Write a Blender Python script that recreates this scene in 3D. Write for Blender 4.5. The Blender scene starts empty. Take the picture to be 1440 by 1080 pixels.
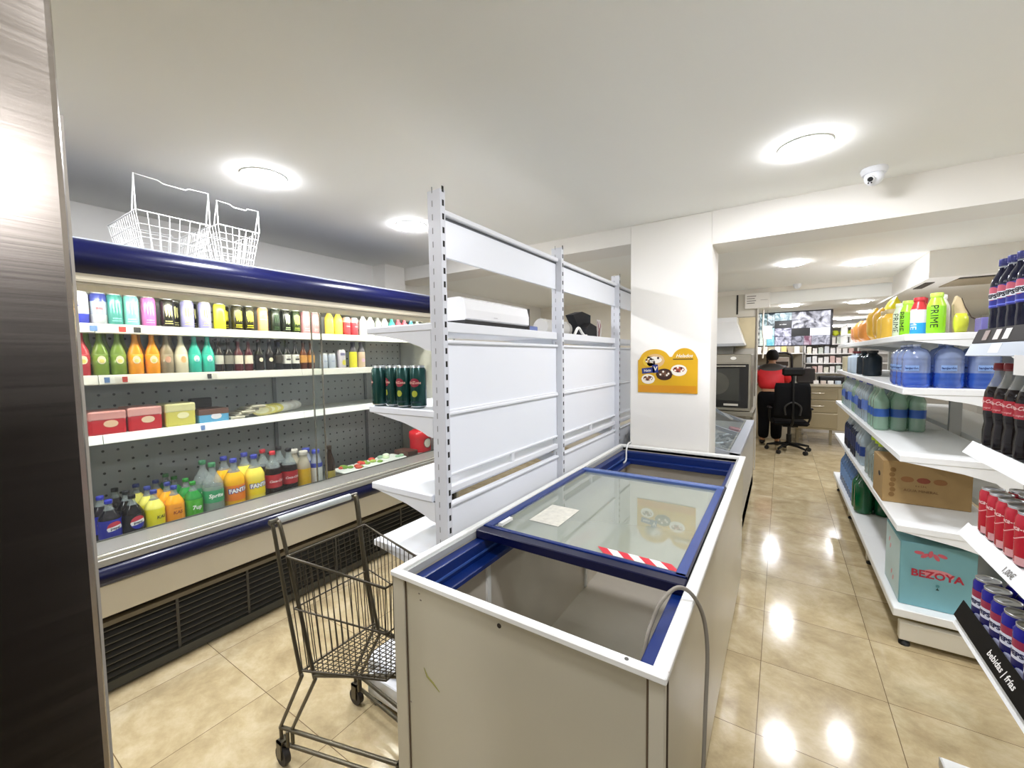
import bpy, bmesh, math, random
from mathutils import Vector, Matrix
random.seed(7)
PI = math.pi
C = bpy.context.scene.collection
ORD = 'first second third fourth fifth sixth seventh eighth ninth tenth eleventh twelfth thirteenth fourteenth fifteenth sixteenth seventeenth eighteenth nineteenth twentieth'.split()
ORD += ['twenty-' + w for w in ORD[:9]] + ['thirtieth'] + ['thirty-' + w for w in ORD[:9]]

# ------------------------------------------------------------------ materials
def lin(h):
    h = h.lstrip('#')
    v = [int(h[i:i + 2], 16) / 255 for i in (0, 2, 4)]
    return tuple([(c / 12.92 if c <= .04045 else ((c + .055) / 1.055) ** 2.4) for c in v] + [1.0])

MC = {}
def M(hexc, rough=.45, metal=0., mottle=0., scale=8., spec=.5, coat=0., bump=0.):
    """painted / plastic / metal surface: Principled with a little procedural variation"""
    k = (hexc, rough, metal, mottle, scale, spec, coat, bump)
    if k in MC: return MC[k]
    m = bpy.data.materials.new('surface_%s' % hexc.lstrip('#')); m.use_nodes = True
    nt = m.node_tree; b = nt.nodes['Principled BSDF']
    b.inputs['Base Color'].default_value = lin(hexc)
    b.inputs['Roughness'].default_value = rough
    b.inputs['Metallic'].default_value = metal
    b.inputs['Specular IOR Level'].default_value = spec
    b.inputs['Coat Weight'].default_value = coat
    if mottle or bump:
        tc = nt.nodes.new('ShaderNodeNewGeometry')
        n = nt.nodes.new('ShaderNodeTexNoise'); n.inputs['Scale'].default_value = scale; n.inputs['Detail'].default_value = 5
        nt.links.new(tc.outputs['Position'], n.inputs['Vector'])
        if mottle:
            r = nt.nodes.new('ShaderNodeMapRange')
            r.inputs['To Min'].default_value = 1 - mottle; r.inputs['To Max'].default_value = 1 + mottle
            nt.links.new(n.outputs['Fac'], r.inputs['Value'])
            mx = nt.nodes.new('ShaderNodeMixRGB'); mx.blend_type = 'MULTIPLY'; mx.inputs['Fac'].default_value = 1
            mx.inputs['Color1'].default_value = lin(hexc)
            nt.links.new(r.outputs['Result'], mx.inputs['Color2'])
            nt.links.new(mx.outputs['Color'], b.inputs['Base Color'])
        if bump:
            bp = nt.nodes.new('ShaderNodeBump'); bp.inputs['Strength'].default_value = bump; bp.inputs['Distance'].default_value = .01
            nt.links.new(n.outputs['Fac'], bp.inputs['Height']); nt.links.new(bp.outputs['Normal'], b.inputs['Normal'])
    MC[k] = m
    return m

def emit(hexc, s):
    k = ('emit', hexc, s)
    if k in MC: return MC[k]
    m = bpy.data.materials.new('light_%s' % hexc.lstrip('#')); m.use_nodes = True
    b = m.node_tree.nodes['Principled BSDF']
    b.inputs['Base Color'].default_value = (.8, .8, .8, 1)
    b.inputs['Emission Color'].default_value = lin(hexc); b.inputs['Emission Strength'].default_value = s
    MC[k] = m
    return m

def clear(hexc, alpha_mix=.75, rough=.05, haze='#c8d0cc', gl=.5):
    """thin clear glass or plastic: tinted transparency + a little haze + fresnel reflection"""
    k = ('clear', hexc, alpha_mix, rough, haze, gl)
    if k in MC: return MC[k]
    m = bpy.data.materials.new('clear_%s' % hexc.lstrip('#')); m.use_nodes = True
    nt = m.node_tree; nt.nodes.clear()
    o = nt.nodes.new('ShaderNodeOutputMaterial')
    t = nt.nodes.new('ShaderNodeBsdfTransparent'); t.inputs['Color'].default_value = lin(hexc)
    d = nt.nodes.new('ShaderNodeBsdfDiffuse'); d.inputs['Color'].default_value = lin(haze)
    g = nt.nodes.new('ShaderNodeBsdfGlossy'); g.inputs['Roughness'].default_value = rough
    lw = nt.nodes.new('ShaderNodeFresnel'); lw.inputs['IOR'].default_value = 1.45
    mu = nt.nodes.new('ShaderNodeMath'); mu.operation = 'MULTIPLY'; mu.inputs[1].default_value = gl * 2; mu.use_clamp = True
    ge = nt.nodes.new('ShaderNodeNewGeometry'); fr_ = nt.nodes.new('ShaderNodeMath'); fr_.operation = 'SUBTRACT'; fr_.inputs[0].default_value = 1
    nt.links.new(ge.outputs['Backfacing'], fr_.inputs[1]); fm = nt.nodes.new('ShaderNodeMath'); fm.operation = 'MULTIPLY'
    nt.links.new(lw.outputs[0], fm.inputs[0]); nt.links.new(fr_.outputs[0], fm.inputs[1]); nt.links.new(fm.outputs[0], mu.inputs[0])
    m1 = nt.nodes.new('ShaderNodeMixShader'); m1.inputs[0].default_value = 1 - alpha_mix
    nt.links.new(t.outputs[0], m1.inputs[1]); nt.links.new(d.outputs[0], m1.inputs[2])
    m2 = nt.nodes.new('ShaderNodeMixShader')
    nt.links.new(mu.outputs[0], m2.inputs[0]); nt.links.new(m1.outputs[0], m2.inputs[1]); nt.links.new(g.outputs[0], m2.inputs[2])
    nt.links.new(m2.outputs[0], o.inputs['Surface'])
    MC[k] = m
    return m

def floor_material():
    m = bpy.data.materials.new('beige_marble_tile'); m.use_nodes = True
    nt = m.node_tree; b = nt.nodes['Principled BSDF']; L = nt.links.new
    def nd(t, **kw):
        n = nt.nodes.new(t)
        for a, v in kw.items(): setattr(n, a, v)
        return n
    g = nd('ShaderNodeNewGeometry'); s = nd('ShaderNodeSeparateXYZ'); L(g.outputs['Position'], s.inputs[0])
    def math_(op, a, bv=None, clamp=False):
        n = nd('ShaderNodeMath', operation=op, use_clamp=clamp)
        for i, v in enumerate((a, bv)):
            if v is None: continue
            if isinstance(v, (int, float)): n.inputs[i].default_value = v
            else: L(v, n.inputs[i])
        return n.outputs[0]
    T = .485
    es, ids = [], []
    for ax, off in (('X', -.055), ('Y', .907)):
        u = math_('DIVIDE', math_('SUBTRACT', s.outputs[ax], off), T)
        fr = math_('FRACT', u); ids.append(math_('FLOOR', u))
        es.append(math_('MINIMUM', fr, math_('SUBTRACT', 1.0, fr)))
    e = math_('MINIMUM', es[0], es[1])
    grout = math_('LESS_THAN', e, .0032)
    cid = nd('ShaderNodeCombineXYZ'); L(ids[0], cid.inputs[0]); L(ids[1], cid.inputs[1])
    wn = nd('ShaderNodeTexWhiteNoise'); L(cid.outputs[0], wn.inputs['Vector'])
    off = nd('ShaderNodeVectorMath', operation='SCALE'); L(wn.outputs['Color'], off.inputs[0]); off.inputs['Scale'].default_value = 9
    ad = nd('ShaderNodeVectorMath', operation='ADD'); L(g.outputs['Position'], ad.inputs[0]); L(off.outputs[0], ad.inputs[1])
    mp = nd('ShaderNodeMapping'); L(ad.outputs[0], mp.inputs['Vector']); mp.inputs['Rotation'].default_value = (0, 0, .6); mp.inputs['Scale'].default_value = (1, 1.1, 1)
    n1 = nd('ShaderNodeTexNoise'); L(mp.outputs[0], n1.inputs['Vector']); n1.inputs['Scale'].default_value = 4.6; n1.inputs['Detail'].default_value = 10; n1.inputs['Roughness'].default_value = .70; n1.inputs['Distortion'].default_value = .25
    cr = nd('ShaderNodeValToRGB'); L(n1.outputs['Fac'], cr.inputs[0])
    cr.color_ramp.elements[0].position = .3; cr.color_ramp.elements[0].color = lin('#a3916d')
    cr.color_ramp.elements[1].position = .72; cr.color_ramp.elements[1].color = lin('#d9cba8')
    el = cr.color_ramp.elements.new(.5); el.color = lin('#c0ae87')
    tv = nd('ShaderNodeMapRange'); L(wn.outputs['Value'], tv.inputs['Value']); tv.inputs['To Min'].default_value = .93; tv.inputs['To Max'].default_value = 1.05
    mu = nd('ShaderNodeMixRGB', blend_type='MULTIPLY'); mu.inputs[0].default_value = 1; L(cr.outputs[0], mu.inputs[1]); L(tv.outputs[0], mu.inputs[2])
    gx = nd('ShaderNodeMixRGB'); L(grout, gx.inputs[0]); L(mu.outputs[0], gx.inputs[1]); gx.inputs[2].default_value = lin('#6f5d42')
    L(gx.outputs[0], b.inputs['Base Color'])
    n2 = nd('ShaderNodeTexNoise'); L(g.outputs['Position'], n2.inputs['Vector']); n2.inputs['Scale'].default_value = 6
    rr = nd('ShaderNodeMapRange'); L(n2.outputs['Fac'], rr.inputs['Value']); rr.inputs['To Min'].default_value = .05; rr.inputs['To Max'].default_value = .2
    L(rr.outputs[0], b.inputs['Roughness']); b.inputs['Specular IOR Level'].default_value = .6
    bp = nd('ShaderNodeBump'); bp.inputs['Strength'].default_value = .25; bp.inputs['Distance'].default_value = .004
    L(math_('SUBTRACT', 1.0, grout), bp.inputs['Height']); L(bp.outputs[0], b.inputs['Normal'])
    return m

def brushed_steel(hexc='#b9b3a8', rough=.28, axis='Z'):
    k = ('steel', hexc, rough, axis)
    if k in MC: return MC[k]
    m = bpy.data.materials.new('brushed_steel'); m.use_nodes = True
    nt = m.node_tree; b = nt.nodes['Principled BSDF']; L = nt.links.new
    b.inputs['Metallic'].default_value = 1; b.inputs['Base Color'].default_value = lin(hexc)
    g = nt.nodes.new('ShaderNodeNewGeometry'); mp = nt.nodes.new('ShaderNodeMapping'); L(g.outputs['Position'], mp.inputs['Vector'])
    mp.inputs['Scale'].default_value = (4, 4, 300) if axis == 'Z' else (300, 4, 4)
    n = nt.nodes.new('ShaderNodeTexNoise'); n.inputs['Scale'].default_value = 1; n.inputs['Detail'].default_value = 3; L(mp.outputs[0], n.inputs['Vector'])
    r = nt.nodes.new('ShaderNodeMapRange'); L(n.outputs['Fac'], r.inputs['Value']); r.inputs['To Min'].default_value = rough * .8; r.inputs['To Max'].default_value = rough * 1.25
    L(r.outputs[0], b.inputs['Roughness'])
    bp = nt.nodes.new('ShaderNodeBump'); bp.inputs['Strength'].default_value = .05; bp.inputs['Distance'].default_value = .001
    L(n.outputs['Fac'], bp.inputs['Height']); L(bp.outputs[0], b.inputs['Normal'])
    MC[k] = m
    return m

def perforated(hexc, scale, dark='#3a3a38'):
    """sheet metal punched with a regular grid of small holes (vertical panel facing +X)"""
    m = bpy.data.materials.new('perforated_sheet'); m.use_nodes = True
    nt = m.node_tree; b = nt.nodes['Principled BSDF']; L = nt.links.new
    g = nt.nodes.new('ShaderNodeNewGeometry'); s = nt.nodes.new('ShaderNodeSeparateXYZ'); L(g.outputs['Position'], s.inputs[0])
    c = nt.nodes.new('ShaderNodeCombineXYZ'); L(s.outputs['Y'], c.inputs[0]); L(s.outputs['Z'], c.inputs[1])
    v = nt.nodes.new('ShaderNodeVectorMath'); v.operation = 'SCALE'; v.inputs['Scale'].default_value = scale; L(c.outputs[0], v.inputs[0])
    f = nt.nodes.new('ShaderNodeVectorMath'); f.operation = 'FRACTION'; L(v.outputs[0], f.inputs[0])
    d = nt.nodes.new('ShaderNodeVectorMath'); d.operation = 'DISTANCE'; L(f.outputs[0], d.inputs[0]); d.inputs[1].default_value = (.5, .5, 0)
    lt = nt.nodes.new('ShaderNodeMath'); lt.operation = 'LESS_THAN'; lt.inputs[1].default_value = .11; L(d.outputs['Value'], lt.inputs[0])
    n = nt.nodes.new('ShaderNodeTexNoise'); n.inputs['Scale'].default_value = 4; L(g.outputs['Position'], n.inputs['Vector'])
    cr = nt.nodes.new('ShaderNodeValToRGB'); L(n.outputs['Fac'], cr.inputs[0]); cr.color_ramp.elements[0].color = tuple(x * .8 for x in lin(hexc)[:3]) + (1,); cr.color_ramp.elements[1].color = lin(hexc)
    mx = nt.nodes.new('ShaderNodeMixRGB'); L(lt.outputs[0], mx.inputs[0]); L(cr.outputs[0], mx.inputs[1]); mx.inputs[2].default_value = lin(dark)
    L(mx.outputs[0], b.inputs['Base Color']); b.inputs['Roughness'].default_value = .4; b.inputs['Metallic'].default_value = .1
    return m

def screen_feed(seed, lo, hi, strength=1.0, scale=5., distort=2.5):
    """one camera picture on the monitor wall screen: grey blotches that give off light"""
    m = bpy.data.materials.new('camera_feed'); m.use_nodes = True
    nt = m.node_tree; b = nt.nodes['Principled BSDF']; L = nt.links.new
    g = nt.nodes.new('ShaderNodeTexCoord'); mp = nt.nodes.new('ShaderNodeMapping'); L(g.outputs['Object'], mp.inputs['Vector']); mp.inputs['Location'].default_value = (seed * 3.7, seed * 1.3, seed)
    n = nt.nodes.new('ShaderNodeTexNoise'); n.inputs['Scale'].default_value = scale; n.inputs['Detail'].default_value = 4; n.inputs['Distortion'].default_value = distort; L(mp.outputs[0], n.inputs['Vector'])
    cr = nt.nodes.new('ShaderNodeValToRGB'); L(n.outputs['Fac'], cr.inputs[0])
    cr.color_ramp.elements[0].position = .38; cr.color_ramp.elements[0].color = lin(lo); cr.color_ramp.elements[1].position = .62; cr.color_ramp.elements[1].color = lin(hi)
    b.inputs['Base Color'].default_value = (.01, .01, .01, 1); b.inputs['Roughness'].default_value = .3
    L(cr.outputs[0], b.inputs['Emission Color']); b.inputs['Emission Strength'].default_value = strength * .48
    return m

WHITE = M('#eff2f7', .38, 0, .012, 3); WHITE2 = M('#e9ebee', .42, 0, .015, 3)
BLACK = M('#0b0b0c', .5); DARK = M('#1c1a18', .6); CHROME = M('#c9c9c9', .18, 1); STEEL = brushed_steel()
WALLP = M('#f3f1ea', .7, 0, .015, 2); CEIL = M('#f8f8f2', .8, 0, .012, 1.5)
NAVY = M('#030730', .28, 0, .08, 3, .35, .15); BLUEF = M('#0a2666', .3, 0, .06, 6)
TRIMW = M('#f0f0ea', .35, 0, .02, 4)
GLASS = clear('#f2f6f4', .97, .02, gl=.55)
PET = clear('#eef4f2', .72, .06, '#dfe6e4', .6)
ALU = M('#c8cacb', .3, 1)

# ------------------------------------------------------------------ mesh building
OFF = {}
class MB:
    def __init__(s): s.v, s.f, s.mi, s.sm, s.mats = [], [], [], [], []
    def idx(s, m):
        if m not in s.mats: s.mats.append(m)
        return s.mats.index(m)
    def add(s, vs, fs, m, smooth=False):
        b = len(s.v); s.v.extend([tuple(x) for x in vs])
        ml = m if isinstance(m, list) else [m] * len(fs)
        for f, mm in zip(fs, ml):
            s.f.append(tuple(b + i for i in f)); s.mi.append(s.idx(mm)); s.sm.append(smooth)
        return s
    def box(s, x0, x1, y0, y1, z0, z1, m, bev=0., seg=1):
        if bev:
            bm = bmesh.new(); bmesh.ops.create_cube(bm, size=1)
            for v in bm.verts:
                v.co = Vector((x0 + (v.co.x + .5) * (x1 - x0), y0 + (v.co.y + .5) * (y1 - y0), z0 + (v.co.z + .5) * (z1 - z0)))
            bmesh.ops.bevel(bm, geom=list(bm.edges), offset=bev, segments=seg, affect='EDGES', profile=.5)
            bm.verts.index_update()
            s.add([v.co[:] for v in bm.verts], [[v.index for v in f.verts] for f in bm.faces], m); bm.free()
            return s
        vs = [(x, y, z) for z in (z0, z1) for y in (y0, y1) for x in (x0, x1)]
        return s.add(vs, [(0, 2, 3, 1), (4, 5, 7, 6), (0, 1, 5, 4), (1, 3, 7, 5), (3, 2, 6, 7), (2, 0, 4, 6)], m)
    def obox(s, c, size, rz, m, rx=0., bev=0.):
        t = MB(); a, b_, d = [x / 2 for x in size]; t.box(-a, a, -b_, b_, -d, d, m, bev)
        R = Matrix.Rotation(rz, 3, 'Z') @ Matrix.Rotation(rx, 3, 'X')
        return s.add([tuple(R @ Vector(v) + Vector(c)) for v in t.v], t.f, m)
    def lathe(s, prof, m, seg=16, c=(0, 0, 0), cap=True, smooth=True):
        """prof: (r, z) or (r, z, material of the band above)"""
        n = len(prof); vs = []; fs = []; ms = []
        for p in prof:
            for k in range(seg):
                a = 2 * PI * k / seg; vs.append((c[0] + p[0] * math.sin(a), c[1] - p[0] * math.cos(a), c[2] + p[1]))
        for i in range(n - 1):
            mm = prof[i][2] if len(prof[i]) > 2 else m
            for k in range(seg):
                k2 = (k + 1) % seg; fs.append((i * seg + k, i * seg + k2, (i + 1) * seg + k2, (i + 1) * seg + k)); ms.append(mm)
        s.add(vs, fs, ms, smooth)
        if cap:
            b0 = [(c[0] + prof[0][0] * math.sin(2 * PI * k / seg), c[1] - prof[0][0] * math.cos(2 * PI * k / seg), c[2] + prof[0][1]) for k in range(seg)]
            b1 = [(c[0] + prof[-1][0] * math.sin(2 * PI * k / seg), c[1] - prof[-1][0] * math.cos(2 * PI * k / seg), c[2] + prof[-1][1]) for k in range(seg)]
            if prof[0][0] > 1e-5: s.add(b0, [tuple(range(seg - 1, -1, -1))], ms[0])
            if prof[-1][0] > 1e-5: s.add(b1, [tuple(range(seg))], ms[-1])
        return s
    def tube(s, path, r, m, seg=6, smooth=True):
        P = [Vector(p) for p in path]; vs = []; fs = []; n = len(P); nrm = None
        for i in range(n):
            d = (P[min(i + 1, n - 1)] - P[max(i - 1, 0)]); d.normalize()
            if nrm is None:
                nrm = d.orthogonal().normalized()
            nrm = (nrm - d * nrm.dot(d)); nrm = nrm.normalized() if nrm.length > 1e-6 else d.orthogonal().normalized()
            bn = d.cross(nrm)
            rr = r[i] if isinstance(r, (list, tuple)) else r
            for k in range(seg):
                a = 2 * PI * k / seg; vs.append(tuple(P[i] + nrm * rr * math.cos(a) + bn * rr * math.sin(a)))
        for i in range(n - 1):
            for k in range(seg):
                k2 = (k + 1) % seg; fs.append((i * seg + k, i * seg + k2, (i + 1) * seg + k2, (i + 1) * seg + k))
        s.add(vs, fs, m, smooth)
        s.add([vs[k] for k in range(seg)], [tuple(range(seg - 1, -1, -1))], m)
        s.add([vs[(n - 1) * seg + k] for k in range(seg)], [tuple(range(seg))], m)
        return s
    def cyl(s, p0, p1, r, m, seg=12): return s.tube([p0, p1], r, m, seg)
    def prism(s, poly, axis, a0, a1, m, smooth=False):
        """closed polygon in the plane across `axis`, pushed from a0 to a1"""
        def P(u, v, w): return {'X': (w, u, v), 'Y': (u, w, v), 'Z': (u, v, w)}[axis]
        n = len(poly); vs = [P(u, v, a0) for u, v in poly] + [P(u, v, a1) for u, v in poly]
        s.add(vs, [(i, (i + 1) % n, n + (i + 1) % n, n + i) for i in range(n)], m, smooth)
        s.add(vs, [tuple(range(n - 1, -1, -1)), tuple(range(n, 2 * n))], m)
        return s
    def wrap(s, geo, r, z, m, a0=0., eps=.0006):
        """flat shape bent round a cylinder, centred on its front (-Y)"""
        vs, fs = finer(geo, r * .22)
        return s.add([((r + eps) * math.sin(x / r + a0), -(r + eps) * math.cos(x / r + a0), z + y) for x, y in vs], fs, m)
    def flat(s, geo, o, u, v, m):
        vs, fs = geo; o, u, v = Vector(o), Vector(u), Vector(v)
        return s.add([tuple(o + u * x + v * y) for x, y in vs], fs, m)
    def ball(s, c, r, m, seg=12, rings=8, sq=(1, 1, 1)):
        prof = [(max(r * math.sin(PI * i / rings), 1e-5), -r * math.cos(PI * i / rings)) for i in range(rings + 1)]
        t = MB().lathe(prof, m, seg, cap=False)
        return s.add([(c[0] + x * sq[0], c[1] + y * sq[1], c[2] + z * sq[2]) for x, y, z in t.v], t.f, m, True)
    def move(s, d):
        s.v = [(x + d[0], y + d[1], z + d[2]) for x, y, z in s.v]; return s
    def turn(s, rz):
        c, n = math.cos(rz), math.sin(rz); s.v = [(x * c - y * n, x * n + y * c, z) for x, y, z in s.v]; return s
    def build(s, name, parent=None, label=None):
        off = OFF.get(parent.name, (0, 0, 0)) if parent is not None else (0, 0, 0)
        me = bpy.data.meshes.new(name)
        me.from_pydata([(x - off[0], y - off[1], z - off[2]) for x, y, z in s.v], [], s.f)
        for m in s.mats: me.materials.append(m)
        me.polygons.foreach_set('material_index', s.mi); me.polygons.foreach_set('use_smooth', s.sm); me.update()
        o = bpy.data.objects.new(name, me); C.objects.link(o)
        if parent is not None:
            o.parent = parent; OFF[o.name] = off
        if label: o['label'] = label
        return o

def tag(o, label, cat, group=None):
    o['label'] = label; o['category'] = cat
    if group: o['group'] = group
    return o
def thing(name, label, cat, loc=(0, 0, 0), rz=0., group=None, world=False):
    """Empty at the base of a thing; world=True: its parts are given in world coordinates"""
    o = bpy.data.objects.new(name, None); C.objects.link(o); o.empty_display_size = .05
    o.location = loc; o.rotation_euler = (0, 0, rz)
    if world: OFF[o.name] = tuple(loc)
    return tag(o, label, cat, group)
def struct(name, mb):
    o = mb.build(name); o['kind'] = 'structure'; return o
KIDS = {}
def kids(o):
    return [c for c in o.children]
def dup(o, loc=None, rz=None, label=None, group=None, parent=None):
    c = o.copy(); C.objects.link(c)
    if parent is not None: c.parent = parent
    if loc is not None: c.location = loc
    if rz is not None: c.rotation_euler = (0, 0, rz)
    if label: c['label'] = label
    if group: c['group'] = group
    for k in kids(o): dup(k, parent=c)
    return c
USED = set()
def place(proto, loc, rz, label, group):
    """the first use moves the built thing itself, every later one a copy of it"""
    if proto.name not in USED:
        USED.add(proto.name); proto.location = loc; proto.rotation_euler = (0, 0, rz); proto['label'] = label
        if group: proto['group'] = group
        return proto
    return dup(proto, loc, rz, label, group)

def finer(geo, step):
    """cut a flat shape into narrow upright strips so that it follows a round surface"""
    vs, fs = geo
    if not any(max(vs[i][0] for i in f) - min(vs[i][0] for i in f) > step * 1.3 for f in fs): return geo
    bm = bmesh.new(); bv = [bm.verts.new((x, y, 0)) for x, y in vs]
    for f in fs:
        try: bm.faces.new([bv[i] for i in f])
        except ValueError: pass
    x0, x1 = min(v[0] for v in vs), max(v[0] for v in vs); k = math.ceil(x0 / step)
    while k * step < x1:
        bmesh.ops.bisect_plane(bm, geom=list(bm.verts) + list(bm.edges) + list(bm.faces), plane_co=(k * step, 0, 0), plane_no=(1, 0, 0), dist=1e-6); k += 1
    bm.verts.index_update(); g = ([(v.co.x, v.co.y) for v in bm.verts], [tuple(v.index for v in f.verts) for f in bm.faces]); bm.free()
    return g

# lettering: the built-in font turned to flat shapes
TXT = {}
def text(sx, size=.02, bold=.0, shear=0., spacing=1.):
    k = (sx, size, bold, shear, spacing)
    if k in TXT: return TXT[k]
    cu = bpy.data.curves.new('t', 'FONT'); cu.body = sx; cu.size = size; cu.offset = bold * size; cu.shear = shear; cu.space_character = spacing
    cu.align_x = 'CENTER'; cu.align_y = 'CENTER'; cu.resolution_u = 2
    o = bpy.data.objects.new('t', cu); C.objects.link(o)
    dg = bpy.context.evaluated_depsgraph_get(); ev = o.evaluated_get(dg); me = ev.to_mesh()
    g = ([(v.co.x, v.co.y) for v in me.vertices], [tuple(p.vertices) for p in me.polygons])
    ev.to_mesh_clear(); bpy.data.objects.remove(o); bpy.data.curves.remove(cu)
    TXT[k] = g
    return g
def patch(x0, x1, lo, hi, n=8):
    """region between two curves lo(x) and hi(x)"""
    vs, fs = [], []
    for i in range(n + 1):
        x = x0 + (x1 - x0) * i / n; vs += [(x, lo(x) if callable(lo) else lo), (x, hi(x) if callable(hi) else hi)]
    for i in range(n): fs.append((2 * i, 2 * i + 2, 2 * i + 3, 2 * i + 1))
    return vs, fs
def shift(g, dx=0., dy=0., rot=0.):
    c, s = math.cos(rot), math.sin(rot)
    return [(x * c - y * s + dx, x * s + y * c + dy) for x, y in g[0]], g[1]
def disc(r, dx=0., dy=0., n=10, sy=1.):
    f = lambda x: sy * math.sqrt(max(r * r - x * x, 0))
    return shift(patch(-r, r, lambda x: -f(x), f, n), dx, dy)
def globe(mb, r, z, R, cols, word, wsize, a0=0.):
    """round badge: upper field, wavy white band with a word, lower field"""
    k = R / r
    f = lambda x: math.sqrt(max(R * R - x * x, 0))
    bt = lambda x: min(f(x), .30 * R + .10 * R * math.sin(x / R * 2)); bb = lambda x: max(-f(x), -.30 * R + .10 * R * math.sin(x / R * 2))
    mb.wrap(patch(-R, R, bt, f, 12), r, z, cols[0], a0); mb.wrap(patch(-R, R, bb, bt, 12), r, z, cols[1], a0); mb.wrap(patch(-R, R, lambda x: -f(x), bb, 12), r, z, cols[2], a0)
    mb.wrap(text(word, wsize, .03), r, z, cols[3], a0, .0012)
    return mb

# ------------------------------------------------------------------ the setting
struct('floor', MB().box(-3.7, 3.2, -3.2, 11.2, -.05, 0, floor_material()))
struct('ceiling', MB().box(-3.7, 3.2, -3.2, 3.14, 2.52, 2.6, CEIL))
struct('ceiling_back', MB().box(-3.7, 3.2, 3.4, 6.46, 2.42, 2.6, CEIL))
struct('ceiling_rear', MB().box(-3.7, 3.2, 6.45, 11.2, 2.21, 2.6, CEIL))
struct('wall_left', MB().box(-3.7, -3.56, -3.2, 11.2, 0, 2.6, WALLP))
struct('wall_right', MB().box(3.0, 3.2, -3.2, 11.2, 0, 2.6, WALLP))
struct('wall_back', MB().box(-3.7, 3.2, 10.9, 11.2, 0, 2.6, WALLP))
struct('wall_front', MB().box(-3.7, 3.2, -3.2, -3.0, 0, 2.6, WALLP))
struct('wall_kitchen', MB().box(-3.56, -.30, 6.42, 6.56, 0, 2.42, M('#e9e3d4', .4, 0, .03, 4)))
struct('pillar', MB().box(-.965, -.412, 3.13, 3.46, 0, 2.52, M('#f3f0e8', .6, 0, .015, 3), .004))
bm_ = MB().box(-.4125, 3.0, 3.131, 3.46, 2.30, 2.52, M('#f1eee6', .6, 0, .015, 3))
struct('beam', bm_)
struct('beam_left', MB().box(-3.56, -.965, 3.13, 3.46, 2.39, 2.52, M('#f1eee6', .6, 0, .015, 3)))
struct('trim_1', MB().box(-3.56, 3.0, 6.405, 6.42, 2.36, 2.42, M('#efe9dc', .5)))
struct('trim_2', MB().box(-3.56, -3.38, 2.86, 3.12, 2.12, 2.52, M('#f1eee6', .6)))
# tiles and a dark joint on the kitchen wall
t = MB()
t.box(-.532, -.512, 6.412, 6.42, 2.10, 2.37, M('#2a2622', .6))
t.box(-.53, -.305, 6.41, 6.42, 1.64, 2.05, M('#eadbb4', .25, 0, .06, 12)); t.box(-.30, -.29, 6.40, 6.43, 1.0, 2.3, M('#8d8474', .5))
t.box(-.77, -.305, 6.412, 6.42, 2.055, 2.065, M('#b9b09c', .5))
struct('trim_3', t)

# ceiling lamps: round flush panels
def lamp(x, y, z, label, r=.106, s=62):
    o = thing('ceiling_light', label, 'ceiling light', (x, y, z), 0, 'round flush ceiling lights')
    MB().lathe([(r + .004, 0), (r + .004, -.005), (r, -.008), (r, -.004)], TRIMW, 28, cap=False).build('trim_ring', o)
    MB().lathe([(.0001, -.020), (r * .5, -.0195), (r * .8, -.0175), (r * .95, -.0135), (r, -.006)], emit('#f6f7ff', s), 28, cap=False).build('diffuser', o)
    return o
for x, y, z, l in [
    (.068, 2.424, 2.52, 'large bright round light in the front ceiling before the dome camera'),
    (-2.298, 1.168, 2.52, 'round ceiling light above the wire baskets on the wall cooler'),
    (-2.272, 2.173, 2.52, 'round ceiling light just left of the tall shelf upright'),
    (.062, 4.83, 2.42, 'round light on the rear ceiling nearest to the pillar'),
    (.625, 5.2, 2.42, 'round light on the rear ceiling beside the boxed air duct'),
    (.075, 6.75, 2.21, 'round light glowing just above the camera monitor'),
    (.80, 6.85, 2.21, 'round light in the low ceiling above the red bottle caps'),
    (.963, 10.0, 2.21, 'farthest small round light above the back of the shop'),
    (-2.3, .1, 2.52, 'unseen round ceiling light added over the hidden near end of the wall cooler'),  # unseen lamps, down to the far right aisle, added to even the lighting
    (-2.3, -1.1, 2.52, 'unseen round ceiling light added over the front left of the shop'),
    (.068, .5, 2.52, 'unseen round ceiling light added above the photographer'),
    (.068, -1.5, 2.52, 'unseen round ceiling light added over the shop entrance'),
    (2.1, 2.4, 2.52, 'unseen round ceiling light added over the far right aisle'),
    (2.1, .3, 2.52, 'unseen round ceiling light added over the front of the far right aisle'),
    (-2.2, 4.9, 2.42, 'round ceiling light behind the white shelving on the left'),
    (-.1, 9.2, 2.21, 'round ceiling light over the counter behind the person'),
    (1.1, 8.5, 2.21, 'round ceiling light added over the drawer cabinet to brighten the back')]:  # extra lamp, added to brighten the dim wall shelves
    lamp(x, y, z, l, s=66 if z > 2.5 else (38 if z > 2.3 else 42))

# dome camera on the ceiling
o = thing('dome_camera', 'white dome security camera on the ceiling in front of the beam', 'security camera', (.385, 2.93, 2.52))
MB().lathe([(.055, 0), (.058, -.012), (.05, -.03)], WHITE2, 20).build('mounting_base', o)
d = MB().ball((0, -.004, -.045), .042, WHITE, 20, 12).build('camera_ball', o)
lens = MB().cyl((-.012, -.030, -.055), (-.02, -.049, -.066), .016, M('#dcdcda', .3), 14); lens.cyl((-.02, -.049, -.066), (-.0208, -.051, -.0672), .012, BLACK, 12)
for dx in (-.006, .006): lens.ball((-.021 + dx, -.044, -.082), .004, BLACK, 8, 6)
lens.build('lens', d)

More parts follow.
